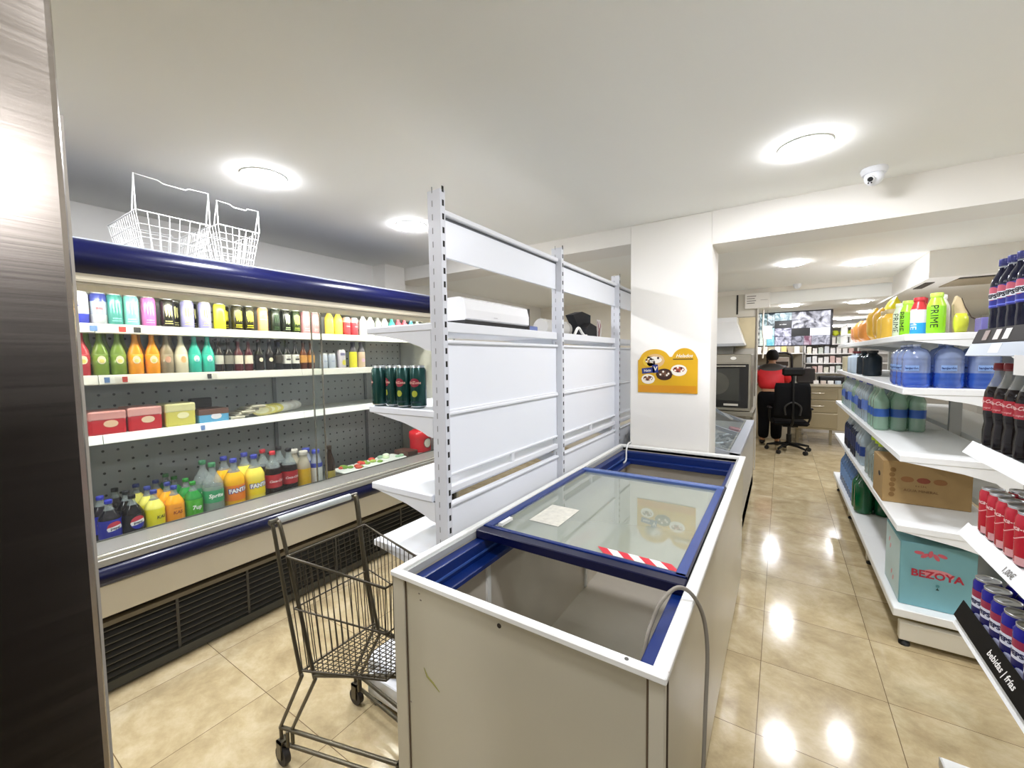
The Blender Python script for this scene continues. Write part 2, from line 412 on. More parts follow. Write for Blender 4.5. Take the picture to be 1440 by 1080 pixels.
# boxed air duct with vents under the rear ceiling
o = thing('air_duct_box', 'white boxed air duct with dark vents hanging from the rear ceiling', 'air duct', (1.9, 6.2, 2.19), world=True)
MB().box(1.045, 2.9, 5.0, 7.4, 2.19, 2.42, M('#f4f1ea', .55, 0, .01, 2)).build('casing', o)
v = MB().box(1.085, 1.15, 5.30, 5.72, 2.183, 2.19, M('#3b342b', .6))
for i in range(3): v.box(1.10 + i * .017, 1.103 + i * .017, 5.31, 5.71, 2.181, 2.184, M('#6b6254', .5))
v.build('air_vent', o)
v = MB().box(1.27, 1.75, 5.20, 5.72, 2.183, 2.19, M('#a2957c', .6))
for i in range(12): v.box(1.28, 1.74, 5.215 + i * .041, 5.225 + i * .041, 2.180, 2.184, M('#c6baa2', .5))
v.box(1.27, 1.75, 5.14, 5.18, 2.183, 2.19, M('#3b342b', .6))
v.build('air_vent', o)

# small dome camera on the trim of the rear bulkhead
o = tag(MB().lathe([(.045, 0), (.045, -.02), (.03, -.05), (.0001, -.06)], WHITE2, 14, c=(.14, 6.3, 2.42)).build('dome_camera'), 'tiny dome camera on the rear ceiling above the camera monitor', 'security camera')
o['group'] = 'small ceiling cameras'

# sign on the bulkhead
o = thing('notice_board', 'white box with a printed notice left of the camera monitor', 'sign', (-.27, 6.40, 2.2), world=True)
MB().box(-.43, -.145, 6.33, 6.403, 2.16, 2.36, M('#f3efe6', .5), .006).build('board', o)
p = MB()
for k in range(4):
    p.box(-.405, -.30 - .015 * (k % 2), 6.327, 6.33, 2.315 - k * .03, 2.322 - k * .03, M('#55504a', .6))
p.box(-.25, -.17, 6.327, 6.33, 2.26, 2.265, M('#b8b2a6', .6))
p.build('printed_lines', o)

# ------------------------------------------------------------------ brushed steel cabinet close to the camera
o = thing('steel_cabinet', 'tall brushed steel cabinet close up at the edge of the view', 'cabinet', (-.95, -.4, 0), world=True)
MB().box(-1.3, -.645, -.9, .10, .06, 2.1, brushed_steel('#8f8780', .3), .004).build('body', o)
dr = MB().box(-.64, -.60, -.88, .114, .08, 2.2, brushed_steel('#a59d94', .23), .006, 2).build('door', o)
MB().box(-.645, -.612, .114, .1175, .08, 1.80, M('#a39c8e', .4)).build('gasket', dr)
MB().box(-1.28, -.66, -.88, .08, 0, .06, BLACK).build('plinth', o)

# unseen dark cabinet beside the camera, added to darken the steel door's reflection
o = thing('added_dark_cabinet', 'unseen dark brown cabinet added to darken the lower reflection in the steel door', 'cabinet', (.6, -.3, 0), world=True)
MB().box(.30, .92, -1.0, .42, .06, 1.84, M('#0f0806', .6, 0, .1, 6, .3), .006).build('carcass', o); MB().box(.32, .90, -.98, .40, 0, .06, BLACK).build('plinth', o)
for y0, y1 in ((-.99, -.295), (-.285, .41)):
    d = MB().box(.28, .30, y0, y1, .08, 1.82, M('#120a07', .6, 0, .1, 6, .3), .003).build('door', o); MB().box(.268, .28, -.31 if y0 < -.5 else -.28, -.30 if y0 < -.5 else -.27, .9, 1.1, ALU).build('handle', d)

# poster on the pillar
o = thing('ice_cream_poster', 'yellow cut-out ice cream poster stuck on the white pillar', 'poster', (-.70, 3.128, 1.28), world=True)
YE = M('#dba915', .35, 0, .08, 6); YE2 = M('#e9c63a', .35)
def top(x):   # two humps along the top edge
    a = .245 + .075 * max(0, 1 - ((x - .12) / .105) ** 2) ** .5 * 1.0
    b = .235 + .088 * max(0, 1 - ((x - .325) / .085) ** 2) ** .5
    return max(a, b, .262 if .02 < x < .40 else .235)
W = .415; N = 46
pl = [(0, 0), (W, 0)] + [(W - W * i / N, top(W - W * i / N) if 0 < i < N else .24) for i in range(N + 1)]
MB().prism([(-.905 + u, 1.282 + w) for u, w in pl], 'Y', 3.124, 3.129, YE).build('card', o)
art = MB(); U, V = (1, 0, 0), (0, 0, 1)
def pp(x, y, k=0): return (-.905 + x, 3.1235 - .0004 * k, 1.282 + y)
art.flat(patch(0.006, W - .006, .004, .055, 1), pp(0, 0), U, V, M('#d8931a', .3))
COOK = M('#d9b27a', .4); CHOC = M('#3c1f14', .4); CREAM = M('#f6efdf', .4)
for cx, cy, r, c1, c2 in [(a_, b_, r_ * 1.25, c_, d_) for a_, b_, r_, c_, d_ in [(.125, .235, .055, COOK, CREAM), (.075, .10, .04, CREAM, M('#8d5a3c', .4)), (.19, .135, .047, CHOC, M('#6d4a34', .4)), (.29, .165, .045, CREAM, M('#a9503c', .4)), (.085, .23, .04, YE2, COOK)]]:
    art.flat(disc(r, 0, 0, 12, .72), pp(cx, cy, 1), U, V, c1); art.flat(disc(r * .72, 0, .006, 12, .5), pp(cx, cy, 2), U, V, c2)
    for q in range(7):
        a = q * .9; art.flat(disc(r * .13, math.cos(a) * r * .5, math.sin(a) * r * .25 + .006, 5), pp(cx, cy, 3), U, V, CHOC if q % 2 else CREAM)
art.build('printed_ices', o)
bd = MB(); BB = M('#20337f', .3)
bd.flat(shift(patch(-.055, .035, -.02, .02, 2), 0, 0, .12), pp(.085, .165, 4), U, V, BB); bd.flat(shift(patch(-.02, .02, -.03, .03, 2), 0, 0, .1), pp(.127, .177, 4), U, V, BB)
bd.flat(shift(text('Nata', .026, .02), 0, 0, .12), pp(.07, .163, 5), U, V, CREAM); bd.flat(text('V', .042, .03), pp(.128, .176, 5), U, V, CREAM)
bd.build('badge', o)
MB().flat(text('Helados', .034, .015, .3), pp(.325, .268, 4), U, V, M('#f7f3e2', .4)).flat(patch(-.075, .06, -.026, -.02, 1), pp(.325, .268, 4), U, V, M('#4a3a20', .4)).build('lettering', o)

# ------------------------------------------------------------------ chest freezer with a sliding glass lid
FX0, FX1, FY0, FY1, FZ = -1.03, -.19, .86, 3.10, .88
o = thing('chest_freezer', 'long white chest freezer with blue inner frame in the aisle centre', 'freezer', (-.61, 1.98, 0), world=True)
SHELL = M('#bfb9a4', .30, 0, .06, 4); LINER = M('#d2cabb', .35, .1, .10, 4)
b = MB()
b.box(FX0 + .008, FX1 - .008, FY0 + .008, FY0 + .027, .08, .865, SHELL); b.box(FX0 + .008, FX1 - .008, FY1 - .05, FY1 - .008, .08, .865, SHELL)
b.box(FX0 + .008, FX0 + .034, FY0 + .027, FY1 - .05, .08, .865, SHELL); b.box(FX1 - .029, FX1 - .008, FY0 + .027, FY1 - .05, .08, .865, SHELL)
b.box(FX0 + .034, FX1 - .029, FY0 + .027, FY1 - .05, .08, .16, SHELL)
b.build('body', o)
for x0, x1 in ((FX0, FX0 + .052), (FX1 - .034, FX1)): MB().box(x0, x1, FY0 + .002, FY0 + .02, .08, .866, M('#c8c2ae', .4, 0, .03, 6), .002).build('corner_profile', o)
for x0, x1 in ((FX0 + .053, FX0 + .056), (FX1 - .039, FX1 - .035)): MB().box(x0, x1, FY0 + .005, FY0 + .012, .08, .866, M('#5b4a38', .6)).build('seam', o)
MB().box(FX1 - .012, FX1 + .001, FY0 + .03, FY0 + .034, .08, .866, M('#4a3c2e', .6)).build('seam', o)
MB().box(FX0 + .02, FX1 - .02, FY0 + .03, FY1 - .03, .0, .08, M('#6d675c', .5)).build('plinth', o)
r = MB(); RW = .023
for (x0, x1, y0, y1) in ((FX0 - .004, FX1 + .004, FY0 - .004, FY0 + RW), (FX0 - .004, FX1 + .004, FY1 - .035, FY1 + .004), (FX0 - .004, FX0 + .02, FY0 + RW, FY1 - .035), (FX1 - .03, FX1 + .004, FY0 + RW, FY1 - .035)):
    r.box(x0, x1, y0, y1, .862, FZ, TRIMW, .003)
r.build('rim', o)
g = MB()   # grey seal strip inside the rim
g.box(FX0 + .02, FX0 + .036, FY0 + RW, FY1 - .035, .85, .872, M('#a9aaa6', .4)); g.box(FX1 - .042, FX1 - .03, 2.335, FY1 - .035, .85, .872, M('#a9aaa6', .4)); g.box(FX0 + .03, FX1 - .04, FY1 - .05, FY1 - .035, .85, .868, M('#a9aaa6', .4))
g.build('seal', o)
f = MB()   # blue inner frame along both sides and the far end
f.box(FX0 + .036, FX0 + .075, FY0 + .03, FY1 - .05, .77, .846, BLUEF, .003); f.box(FX0 + .075, FX0 + .12, FY0 + .03, FY1 - .05, .765, .785, BLUEF, .003)
f.box(FX0 + .0745, FX0 + .080, FY0 + .03, FY1 - .05, .80, .807, M('#3a589a', .3))
f.box(FX1 - .07, FX1 - .03, FY0 + .03, FY1 - .05, .77, .846, BLUEF, .003)
f.box(FX0 + .075, FX1 - .07, FY1 - .10, FY1 - .05, .77, .846, BLUEF, .003); f.box(FX0 + .075, FX1 - .07, FY1 - .13, FY1 - .10, .765, .80, BLUEF, .003)
f.build('inner_frame', o)
l = MB()   # sheet metal tub
x0, x1, y0, y1, z0, z1 = FX0 + .062, FX1 - .062, FY0 + .028, FY1 - .062, .162, .77
l.add([(x0, y0, z0), (x1, y0, z0), (x1, y1, z0), (x0, y1, z0)], [(0, 1, 2, 3)], LINER)
for q in ([(x0, y0), (x1, y0)], [(x1, y0), (x1, y1)], [(x1, y1), (x0, y1)], [(x0, y1), (x0, y0)]):
    (a, c), (d_, e) = q; l.add([(a, c, z0), (d_, e, z0), (d_, e, z1), (a, c, z1)], [(0, 3, 2, 1)], LINER)
l.build('liner', o)
for y in (1.27, 2.25): MB().box(FX0 + .063, FX0 + .073, y, y + .023, .17, .77, TRIMW).build('divider_strip', o)
h = MB(); h.cyl((-.618, FY0 + .0085, .836), (-.618, FY0 + .0065, .836), .0065, M('#2a2119', .7), 12); h.build('drain_hole', o)
h = MB(); h.cyl((-.274, FY0 + .010, FZ), (-.274, FY0 + .010, FZ + .001), .005, M('#7b7b78', .3, .8), 10); h.build('screw', o)
st = MB(); SC = M('#8f8a45', .7)
st.tube([(-.905, .8676, .60), (-.892, .8676, .577), (-.868, .8676, .566), (-.842, .8676, .548)], [.001, .003, .003, .001], SC, 5)
st.build('scuff_mark', o)
for x, z in ((-.918, .832), (-.912, .813), (-.968, .46)): MB().ball((x, .868, z), .004, M('#8c8377', .7), 6, 4, (1.2, .2, .7)).build('dent', o)

# sliding lid: blue frame, glass, sticker, tape, painted reflection
lid = thing('glass_lid', 'blue framed sliding glass lid lying across the chest freezer', 'freezer lid', (-.60, 1.8, .875), world=True)
LX0, LX1, LY0, LY1 = -.992, -.2225, 1.245, 2.325
f = MB(); PAL = M('#5670b0', .25, .2, .03, 4)
f.box(LX0, LX1, LY0, LY0 + .045, .848, .882, NAVY, .003); f.box(LX0 + .005, LX1 - .005, LY0 + .045, LY0 + .062, .848, .886, M('#10296a', .25), .002)
f.box(LX0, LX1, LY1 - .022, LY1, .848, .884, NAVY, .003); f.box(LX0 + .01, LX1 - .005, LY1 - .068, LY1 - .022, .848, .888, PAL, .003)
f.box(LX0, LX0 + .032, LY0 + .045, LY1 - .022, .848, .884, M('#22397a', .3), .003); f.box(LX1 - .038, LX1, LY0 + .045, LY1 - .022, .848, .886, M('#2f4a8e', .25, .1), .003)
f.box(LX1 - .006, LX1, LY0 + .045, LY1 - .022, .848, .887, NAVY)
f.build('lid_frame', lid)
MB().box(LX0 + .03, LX1 - .036, LY0 + .058, LY1 - .06, .868, .874, clear('#eef2ec', .50, .03, '#b9c0b0', .95)).build('glass_pane', lid)
MB().box(LX0 + .06, LX0 + .075, LY0 + .075, LY0 + .15, .892, .886, TRIMW, .003).build('handle', lid)
s = MB(); s.add([(-.87, 1.45, .8752), (-.735, 1.45, .8752), (-.735, 1.66, .8752), (-.87, 1.66, .8752)], [(0, 1, 2, 3)], M('#d9d6c8', .6, 0, .3, 40)); s.build('worn_sticker', lid)
s = MB(); RED = M('#d3293a', .4)
for k in range(7):
    x = LX1 - .045 - k * .036; sl = .018
    s.add([(x - .036 + sl, LY0 + .085, .8754), (x + sl, LY0 + .085, .8754), (x - sl, LY0 + .125, .8754), (x - .036 - sl, LY0 + .125, .8754)], [(0, 1, 2, 3)], RED if k % 2 == 0 else M('#f4f2ee', .4))
s.build('hazard_tape', lid)
s = MB(); s.add([(-.66, 1.36, .8665), (-.60, 1.33, .8665), (-.57, 1.50, .8665), (-.625, 1.52, .8665)], [(0, 1, 2, 3)], M('#e0583c', .5)); s.build('orange_reflection', lid)  # orange patch painted as the hazard tape's reflection in the glass

# cords at the freezer
pts = [(-.30, 1.0, .55), (-.288, 1.0, .70), (-.274, 1.03, .825), (-.267, 1.06, .863), (-.25, 1.085, .910), (-.222, 1.14, .928), (-.19, 1.168, .905), (-.166, 1.21, .825), (-.156, 1.22, .72), (-.156, 1.20, .58), (-.155, 1.17, .44), (-.155, 1.13, .25), (-.153, 1.12, .06), (-.15, 1.2, .012), (-.15, 1.5, .012)]
def smooth_path(P, n=5):
    out = []
    for i in range(len(P) - 1):
        p0, p1, p2, p3 = [Vector(P[max(0, min(len(P) - 1, i + k))]) for k in (-1, 0, 1, 2)]
        for j in range(n):
            t_ = j / n; out.append(tuple(.5 * ((2 * p1) + (p2 - p0) * t_ + (2 * p0 - 5 * p1 + 4 * p2 - p3) * t_ ** 2 + (3 * p1 - p0 - 3 * p2 + p3) * t_ ** 3)))
    return out + [tuple(P[-1])]
tag(MB().tube(smooth_path(pts), .0055, M('#8c8578', .45), 8).build('power_cord'), 'grey power cord looping out of the freezer over its white rim', 'cord')
pts = [(-.955, 3.117, .60), (-.955, 3.117, .86), (-.95, 3.095, .898), (-.948, 3.03, .90), (-.947, 2.985, .86), (-.942, 2.965, .81), (-.938, 2.94, .793), (-.932, 2.88, .792)]
tag(MB().tube(smooth_path(pts), .006, M('#e8e8e4', .4), 8).build('white_cable'), 'white cable hanging into the far end of the chest freezer', 'cable')

# ------------------------------------------------------------------ white double-post shelving behind the freezer
PX0, PX1 = -1.135, -1.07
o = thing('shelving_unit', 'white slotted-post shelving with solid back panels behind the chest freezer', 'shelving', (-1.25, 2.5, 0), world=True)
PYS = [1.185, 2.19, 3.195, 4.2]
SLOT = M('#15130f', .8)
for py in PYS:
    p = MB(); p.box(PX0, PX1, py - .0145, py + .0145, .0, 2.18, M('#d9dbe0', .4, 0, .02, 3), .002)
    for k in range(42):
        z = .12 + k * .05
        p.box(PX1 - .001, PX1 + .0008, py - .004, py + .006, z, z + .022, SLOT)
        p.box(PX0 + .024, PX0 + .027, py - .0155, py - .0140, z, z + .022, M('#8f8f8d', .7))
    p.build('post', o)
for a, b in zip(PYS[:-1], PYS[1:]):
    y0, y1 = a + .0145, b - .0145
    h = MB(); h.box(-1.121, -1.106, y0, y1, 1.946, 2.090, WHITE); h.box(-1.125, -1.088, y0, y1, 2.098, 2.120, WHITE2, .004); h.box(-1.122, -1.1055, y0, y1, 2.088, 2.098, M('#5e6266', .6))
    h.build('header_panel', o)
    for z0, z1 in ((1.345, 1.612), (1.088, 1.328), (.20, .960)):
        m = MB(); m.box(-1.121, -1.106, y0, y1, z0, z1, WHITE)
        m.box(-1.123, -1.093, y0, y1, z1 - .002, z1 + .013, WHITE2, .004)
        m.box(-1.123, -1.098, y0, y1, z0 - .006, z0 + .004, WHITE2, .002)
        m.build('back_panel', o)
    m = MB(); m.box(-1.124, -1.098, y0, y1, 1.012, 1.042, WHITE2, .004); m.build('rail', o)
    m = MB(); m.box(-1.112, -1.10, (y0 + y1) / 2 - .012, (y0 + y1) / 2 + .012, 1.02, 1.09, WHITE2); m.build('rail_clip', o)
    for zt in (1.69, 1.35, 1.01, .75):
        s = MB(); s.box(-1.515, -1.125 if zt != 1.01 else -1.15, y0 - .03, y1 + .03 if b == PYS[-1] else y1 - .0, zt - .028, zt, WHITE, .003)
        if zt == 1.69: s.box(-1.126, -1.10, y0, y1, zt - .035, zt + .006, WHITE2, .003)
        sh = s.build('shelf', o)
    for zt in (1.69, 1.35, 1.01, .75):
        for yy in (y0 - .026, ):
            prof = [(-1.50, zt - .028), (-1.137, zt - .028), (-1.137, zt - .108), (-1.165, zt - .104), (-1.20, zt - .088), (-1.30, zt - .060), (-1.42, zt - .040)]
            MB().prism(prof, 'Y', yy, yy + .005, WHITE2).build('bracket', o)
    s = MB(); s.box(-1.60, -1.14, y0 - .03, y1, .14, .17, WHITE, .004); s.box(-1.585, -1.575, y0 - .03, y1, .03, .14, WHITE2); s.build('base_deck', o)
    f = MB(); f.box(-1.55, -1.14, a - .05, a - .0, .03, .13, WHITE2, .004); f.build('base_leg', o)
    f = MB(); f.lathe([(.022, 0), (.022, .015), (.008, .02), (.008, .04)], BLACK, 10, c=(-1.5, a - .03, 0)); f.build('foot', o)

# things lying on the top shelf of that unit
o = thing('air_conditioner', 'white split air conditioner unit lying on the top shelf', 'air conditioner', (-1.28, 1.70, 1.69), world=True)
prof = [(-1.38, 1.722), (-1.175, 1.722), (-1.166, 1.730), (-1.166, 1.77), (-1.176, 1.815), (-1.20, 1.826), (-1.38, 1.826)]
MB().prism(prof, 'Y', 1.425, 1.965, M('#f2f2f2', .15, 0, .01, 2, .5, .5)).build('casing', o)
MB().box(-1.35, -1.170, 1.425, 1.97, 1.692, 1.7225, M('#0c0b0a', .5)).build('outlet', o)
MB().box(-1.38, -1.168, 1.965, 1.978, 1.70, 1.818, M('#3a3632', .5)).build('end_cap', o)
MB().box(-1.1615, -1.161, 1.63, 1.66, 1.742, 1.745, M('#b7b7b7', .4)).build('badge', o)
tag(MB().box(-1.40, -1.22, 2.03, 2.16, 1.691, 1.735, M('#6a78a8', .5), .004).build('flat_carton'), 'small blue-grey carton beside the first middle post on the top shelf', 'box')
tag(MB().box(-1.45, -1.28, 2.0, 2.12, 1.735, 1.79, M('#f2f0ea', .6, 0, .05, 20), .006).build('paper_bundle'), 'white paper bundle stacked on the blue-grey carton', 'bundle')
o = thing('canister', 'grey canister lying on the top shelf beyond the air conditioner', 'canister', (-1.3, 2.45, 1.74), world=True)
MB().tube([(-1.28, 2.30, 1.745), (-1.28, 2.62, 1.745)], .053, M('#bdbab2', .4), 20).build('barrel', o)
MB().tube([(-1.28, 2.62, 1.745), (-1.28, 2.66, 1.745)], .0535, M('#9b978e', .4), 20).build('lid', o)
t = MB()
t.prism([(2.70, 1.85), (2.86, 1.885), (3.02, 1.87), (3.01, 1.72), (2.96, 1.70), (2.82, 1.70), (2.78, 1.78)], 'X', -1.30, -1.24, M('#0b0b0c', .8)); t.prism([(2.78, 1.695), (2.80, 1.76), (2.87, 1.80), (2.99, 1.78), (3.00, 1.695)], 'X', -1.24, -1.18, M('#131314', .8))
tag(t.build('black_bag'), 'crumpled black bag on the top shelf left of the pillar', 'bag')
t = MB().tube(smooth_path([(-1.165, 2.56, 1.702), (-1.165, 2.62, 1.75), (-1.165, 2.68, 1.72), (-1.165, 2.72, 1.702), (-1.165, 2.76, 1.702)]), .009, M('#e9e7e0', .4), 8)
tag(t.build('hose'), 'short white hose curled on the top shelf before the black bag', 'hose')
t = MB()
for k in range(7):
    a = k * .6; t.tube(smooth_path([(-1.2 - .02 * (k % 3), 3.05 + .012 * k, 1.70), (-1.2, 3.06 + .012 * k, 1.78), (-1.21, 3.07 + .01 * k, 1.84 - .01 * (k % 2))]), .004, M('#7c2c36' if k % 2 else '#d8d2cc', .5), 5)
tag(t.build('wire_tangle'), 'red and white wires standing in a tangle beside the black bag', 'wires')

# tall green cans on the second shelf
def big_can(kind):
    o = thing('drink_can', 'x', 'can')
    r, h = .0335, .172
    MB().lathe([(.024, 0), (.027, .004, ALU), (r, .010), (r, h - .016), (.028, h - .006, ALU), (.0275, h)], M(kind[0], .25, .35, .12, 30), 20, cap=True).build('body', o)
    MB().lathe([(.0275, h - .001), (.0285, h + .003), (.026, h + .003), (.0255, h - .002), (.0001, h - .002)], ALU, 20, cap=False).build('lid', o)
    return o
o1 = big_can(('#1c4a45',))
g = MB(); g.wrap(shift(disc(.022, 0, 0, 10, .8)), .0335, .105, M('#8f2136', .4)); g.wrap(text('AriZona', .016, .02, .2), .0335, .105, M('#e9b9a9', .4), 0, .0014); g.wrap(disc(.013), .0335, .06, M('#a8b13a', .4)); g.wrap(patch(-.028, .028, .022, .03, 6), .0335, 0, M('#14353a', .4))
g.build('artwork', o1)
for i, (x, y, rz, lb) in enumerate([(-1.475, 1.20, -.9, 'tall dark green drink can at the outer corner of the second shelf'), (-1.40, 1.215, -.5, 'tall teal drink can between the outer can and the post on the second shelf'), (-1.325, 1.205, .1, 'tall green drink can with red lettering beside the shelf post'), (-1.255, 1.215, .3, 'tall green drink can half hidden by the shelf post')]):
    place(o1, (x, y, 1.351), rz, lb, 'tall green cans on the white shelf')

# ------------------------------------------------------------------ wire baskets on top of the wall cooler
def wire_basket(x0, x1, y0, y1, z0, zr, ztop, label, ny, nx, nz):
    o = thing('wire_basket', label, 'basket', ((x0 + x1) / 2, (y0 + y1) / 2, z0), 0, 'white wire baskets on the cooler', world=True)
    WW = M('#f3f3ee', .35)
    def rect(z, k=0, r=.0035):
        d = k
        return [(x0 + d, y0 + d, z), (x1 - d, y0 + d, z), (x1 - d, y1 - d, z), (x0 + d, y1 - d, z), (x0 + d, y0 + d, z)]
    b = MB(); b.tube(rect(zr), .004, WW, 6); b.tube(rect(z0 + .004, .03), .003, WW, 6)
    for k in range(1, nz): b.tube(rect(z0 + (zr - z0) * k / nz, .03 * (1 - k / nz)), .0022, WW, 5)
    for k in range(ny + 1):
        y = y0 + (y1 - y0) * k / ny; yb = y0 + .03 + (y1 - y0 - .06) * k / ny
        for x, xb in ((x0, x0 + .03), (x1, x1 - .03)): b.tube([(x, y, zr), (xb, yb, z0 + .004)], .0022, WW, 5)
        b.tube([(x0 + .03, yb, z0 + .004), (x1 - .03, yb, z0 + .004)], .002, WW, 5)
    for k in range(1, nx):
        x = x0 + (x1 - x0) * k / nx; xb = x0 + .03 + (x1 - x0 - .06) * k / nx
        for y, yb in ((y0, y0 + .03), (y1, y1 - .03)): b.tube([(x, y, zr), (xb, yb, z0 + .004)], .0022, WW, 5)
    b.build('wire_body', o)
    h = MB(); e = (y1 - y0)
    h.tube([(x1 - .05, y0, zr), (x1, y0, ztop), (x1, y0 + .30 * e, ztop - .004), (x1 + .01, y0 + .36 * e, ztop - .018), (x1 + .01, y0 + .66 * e, ztop - .018), (x1, y0 + .72 * e, ztop - .004), (x1, y1, ztop), (x1 - .05, y1, zr)], .0036, WW, 6)
    h.tube([(x1, y0, ztop), (x1 + .002, y0, zr)], .0036, WW, 6); h.tube([(x1, y1, ztop), (x1 + .002, y1, zr)], .0036, WW, 6)
    h.build('handle', o)
    h = MB(); h.tube([(x0, y0 + .02, zr), (x0 - .03, y0 + .02, zr + .02), (x0 - .03, y1 - .02, zr + .02), (x0, y1 - .02, zr)], .0036, WW, 6); h.build('rear_hook', o)
wire_basket(-3.06, -2.625, .725, 1.035, 2.112, 2.292, 2.462, 'larger white wire basket with raised handle on top of the cooler', 7, 14, 3)
wire_basket(-2.95, -2.625, 1.075, 1.29, 2.112, 2.312, 2.44, 'smaller white wire basket right of the larger one on the cooler', 6, 9, 5)

# ------------------------------------------------------------------ refrigerated wall cooler
CY0, CY1 = -.45, 3.03
o = thing('wall_cooler', 'long refrigerated wall cooler with blue canopy and bumper full of drinks', 'refrigerator', (-3.0, 1.3, 0), world=True)
BEIGE = M('#bdb5a0', .4, 0, .03, 4); SILL = M('#8d8c85', .4, .1, .05, 8)
MB().box(-3.5, -3.36, CY0, CY1, .05, 2.10, M('#8b8c88', .5)).build('rear_case', o)
MB().box(-3.362, -3.352, CY0 + .02, CY1 - .02, .56, 1.93, perforated('#b4b6b2', 15.)).build('back_panel', o)
for y in (.62, 1.7, 2.55):
    MB().box(-3.352, -3.34, y - .012, y + .012, .56, 1.92, M('#77797a', .4, .4)).build('shelf_upright', o)
# canopy: rounded dark blue hood
prof = [(-3.5, 2.108), (-2.66, 2.112)]
for k in range(7):
    a = PI / 2 - k / 6 * 1.75; prof.append((-2.66 + .085 * math.cos(a), 2.035 + .077 * math.sin(a)))
prof += [(-2.60, 1.955), (-2.70, 1.948), (-3.5, 2.0)]
MB().prism(prof, 'Y', CY0, CY1, NAVY, True).build('canopy', o)
MB().box(-2.665, -2.64, CY0, CY1, 2.111, 2.116, M('#b9c0cc', .3, .4)).build('canopy_trim', o)
c = MB(); c.prism([(-2.605, 1.953), (-2.62, 1.905), (-2.70, 1.885), (-2.735, 1.89), (-2.76, 1.95)], 'Y', CY0 + .02, CY1 - .02, M('#d4cdb9', .45, 0, .03, 4)); c.box(-3.35, -2.76, CY0 + .02, CY1 - .02, 1.935, 1.96, M('#e0ddd2', .45)); c.box(-2.625, -2.60, CY0 + .02, CY1 - .02, 1.915, 1.925, M('#8d8672', .5))
c.build('canopy_underside', o)
t = MB()
for y0 in (-.35, .8, 1.95): t.cyl((-2.80, y0, 1.915), (-2.80, y0 + 1.02, 1.915), .012, emit('#fdfaf2', 14), 10)
t.build('light_tube', o)
# shelves with white price rails
for i, zt in enumerate((1.752, 1.486, 1.175)):
    for a, b in ((CY0 + .03, .62), (.62, 1.70), (1.70, 2.95)):
        s = MB(); s.box(-3.35, -2.952, a, b - .002, zt - .02, zt, M('#d9dad6', .4)); s.build('shelf', o)
        p = MB(); p.prism([(-2.952, zt + .006), (-2.944, zt + .004), (-2.936, zt - .040), (-2.950, zt - .045)], 'Y', a, b - .003, M('#f4f3ec', .35)); pr_ = p.build('price_rail', o)
lb = MB()
for zt, ys in ((1.752, (.60, .66, .71, .77, .80)), (1.486, (.64, .68, .71, 1.10, 1.13)), (1.175, (1.05,))):
    for k, y in enumerate(ys):
        cc = ['#6d8fc4', '#f3f1ea', '#c8453c', '#3a3a3a', '#e8e6df'][k % 5]
        lb.box(-2.9405, -2.934, y, y + (.028 if zt > 1.7 else .02), zt - .034, zt - .006, M(cc, .5))
lb.build('price_tag', o)
# deck, sill, bumper, base
MB().box(-3.35, -2.78, CY0 + .02, CY1 - .03, .54, .58, M('#7f807b', .45)).build('deck', o)
s = MB(); s.box(-2.80, -2.56, CY0, CY1, .655, .678, SILL, .003); s.box(-2.80, -2.78, CY0, CY1, .57, .66, SILL); s.box(-2.79, -2.782, CY0, CY1, .678, .684, M('#5b5a54', .5)); s.build('sill', o)
s = MB(); s.tube([(-2.565, CY0, .677), (-2.565, CY1, .677)], .011, M('#d8d6ca', .22, .85), 10); s.box(-2.585, -2.545, CY0, CY1, .632, .668, M('#a8a69c', .35, .3), .004); s.build('chrome_rail', o)
prof = [(-2.60, .634)] + [(-2.565 + .045 * math.cos(PI / 2 - k / 8 * PI), .588 + .046 * math.sin(PI / 2 - k / 8 * PI)) for k in range(9)] + [(-2.60, .542)]
MB().prism(prof, 'Y', CY0, CY1, NAVY, True).build('bumper', o)
MB().box(-2.62, -2.555, CY0, CY1, .395, .545, M('#d8d0bb', .4, 0, .03, 5), .004).build('front_panel', o)
b = MB(); b.box(-2.68, -2.64, CY0, CY1, .345, .395, M('#2a2018', .6)); b.box(-2.65, -2.60, CY0, CY1, .33, .352, M('#6e6552', .5)); b.build('kick_trim', o)
g = MB(); g.box(-2.70, -2.66, CY0, CY1, .02, .34, M('#17150f', .7)); GR = M('#45433d', .5)
g.box(-2.655, -2.615, CY0, CY1, .01, .055, M('#44443e', .5)); g.box(-2.655, -2.62, CY0, .62, .05, .33, M('#3c3b36', .5)) if False else None
for k in range(8): g.prism([(-2.66, .07 + k * .033), (-2.63, .062 + k * .033), (-2.628, .068 + k * .033), (-2.658, .082 + k * .033)], 'Y', CY0 + .05, CY1 - .05, GR)
for y in (.2, .78, 1.12, 1.7, 2.3, 2.9): g.box(-2.632, -2.626, y, y + .012, .05, .335, GR)
g.build('louvre_grille', o)
e = MB(); e.box(-3.5, -2.62, CY1 - .03, CY1, .05, 2.10, M('#a9aaa6', .3, .5)); e.build('end_panel', o)
e = MB(); e.box(-3.33, -2.80, CY1 - .045, CY1 - .032, .56, 1.90, M('#cfcfc8', .4, .1, .05, 4))
for y_, z_ in ((-2.92, .80), (-3.02, .86), (-3.10, .80), (-2.92, .92), (-3.10, .92)): e.cyl((y_, CY1 - .046, z_), (y_, CY1 - .044, z_), .011, BLACK, 10)
e.build('inner_end_panel', o)
MB().box(-3.5, -2.62, CY0 - .04, CY0, .05, 2.10, M('#a9aaa6', .4, .3)).build('end_panel', o)
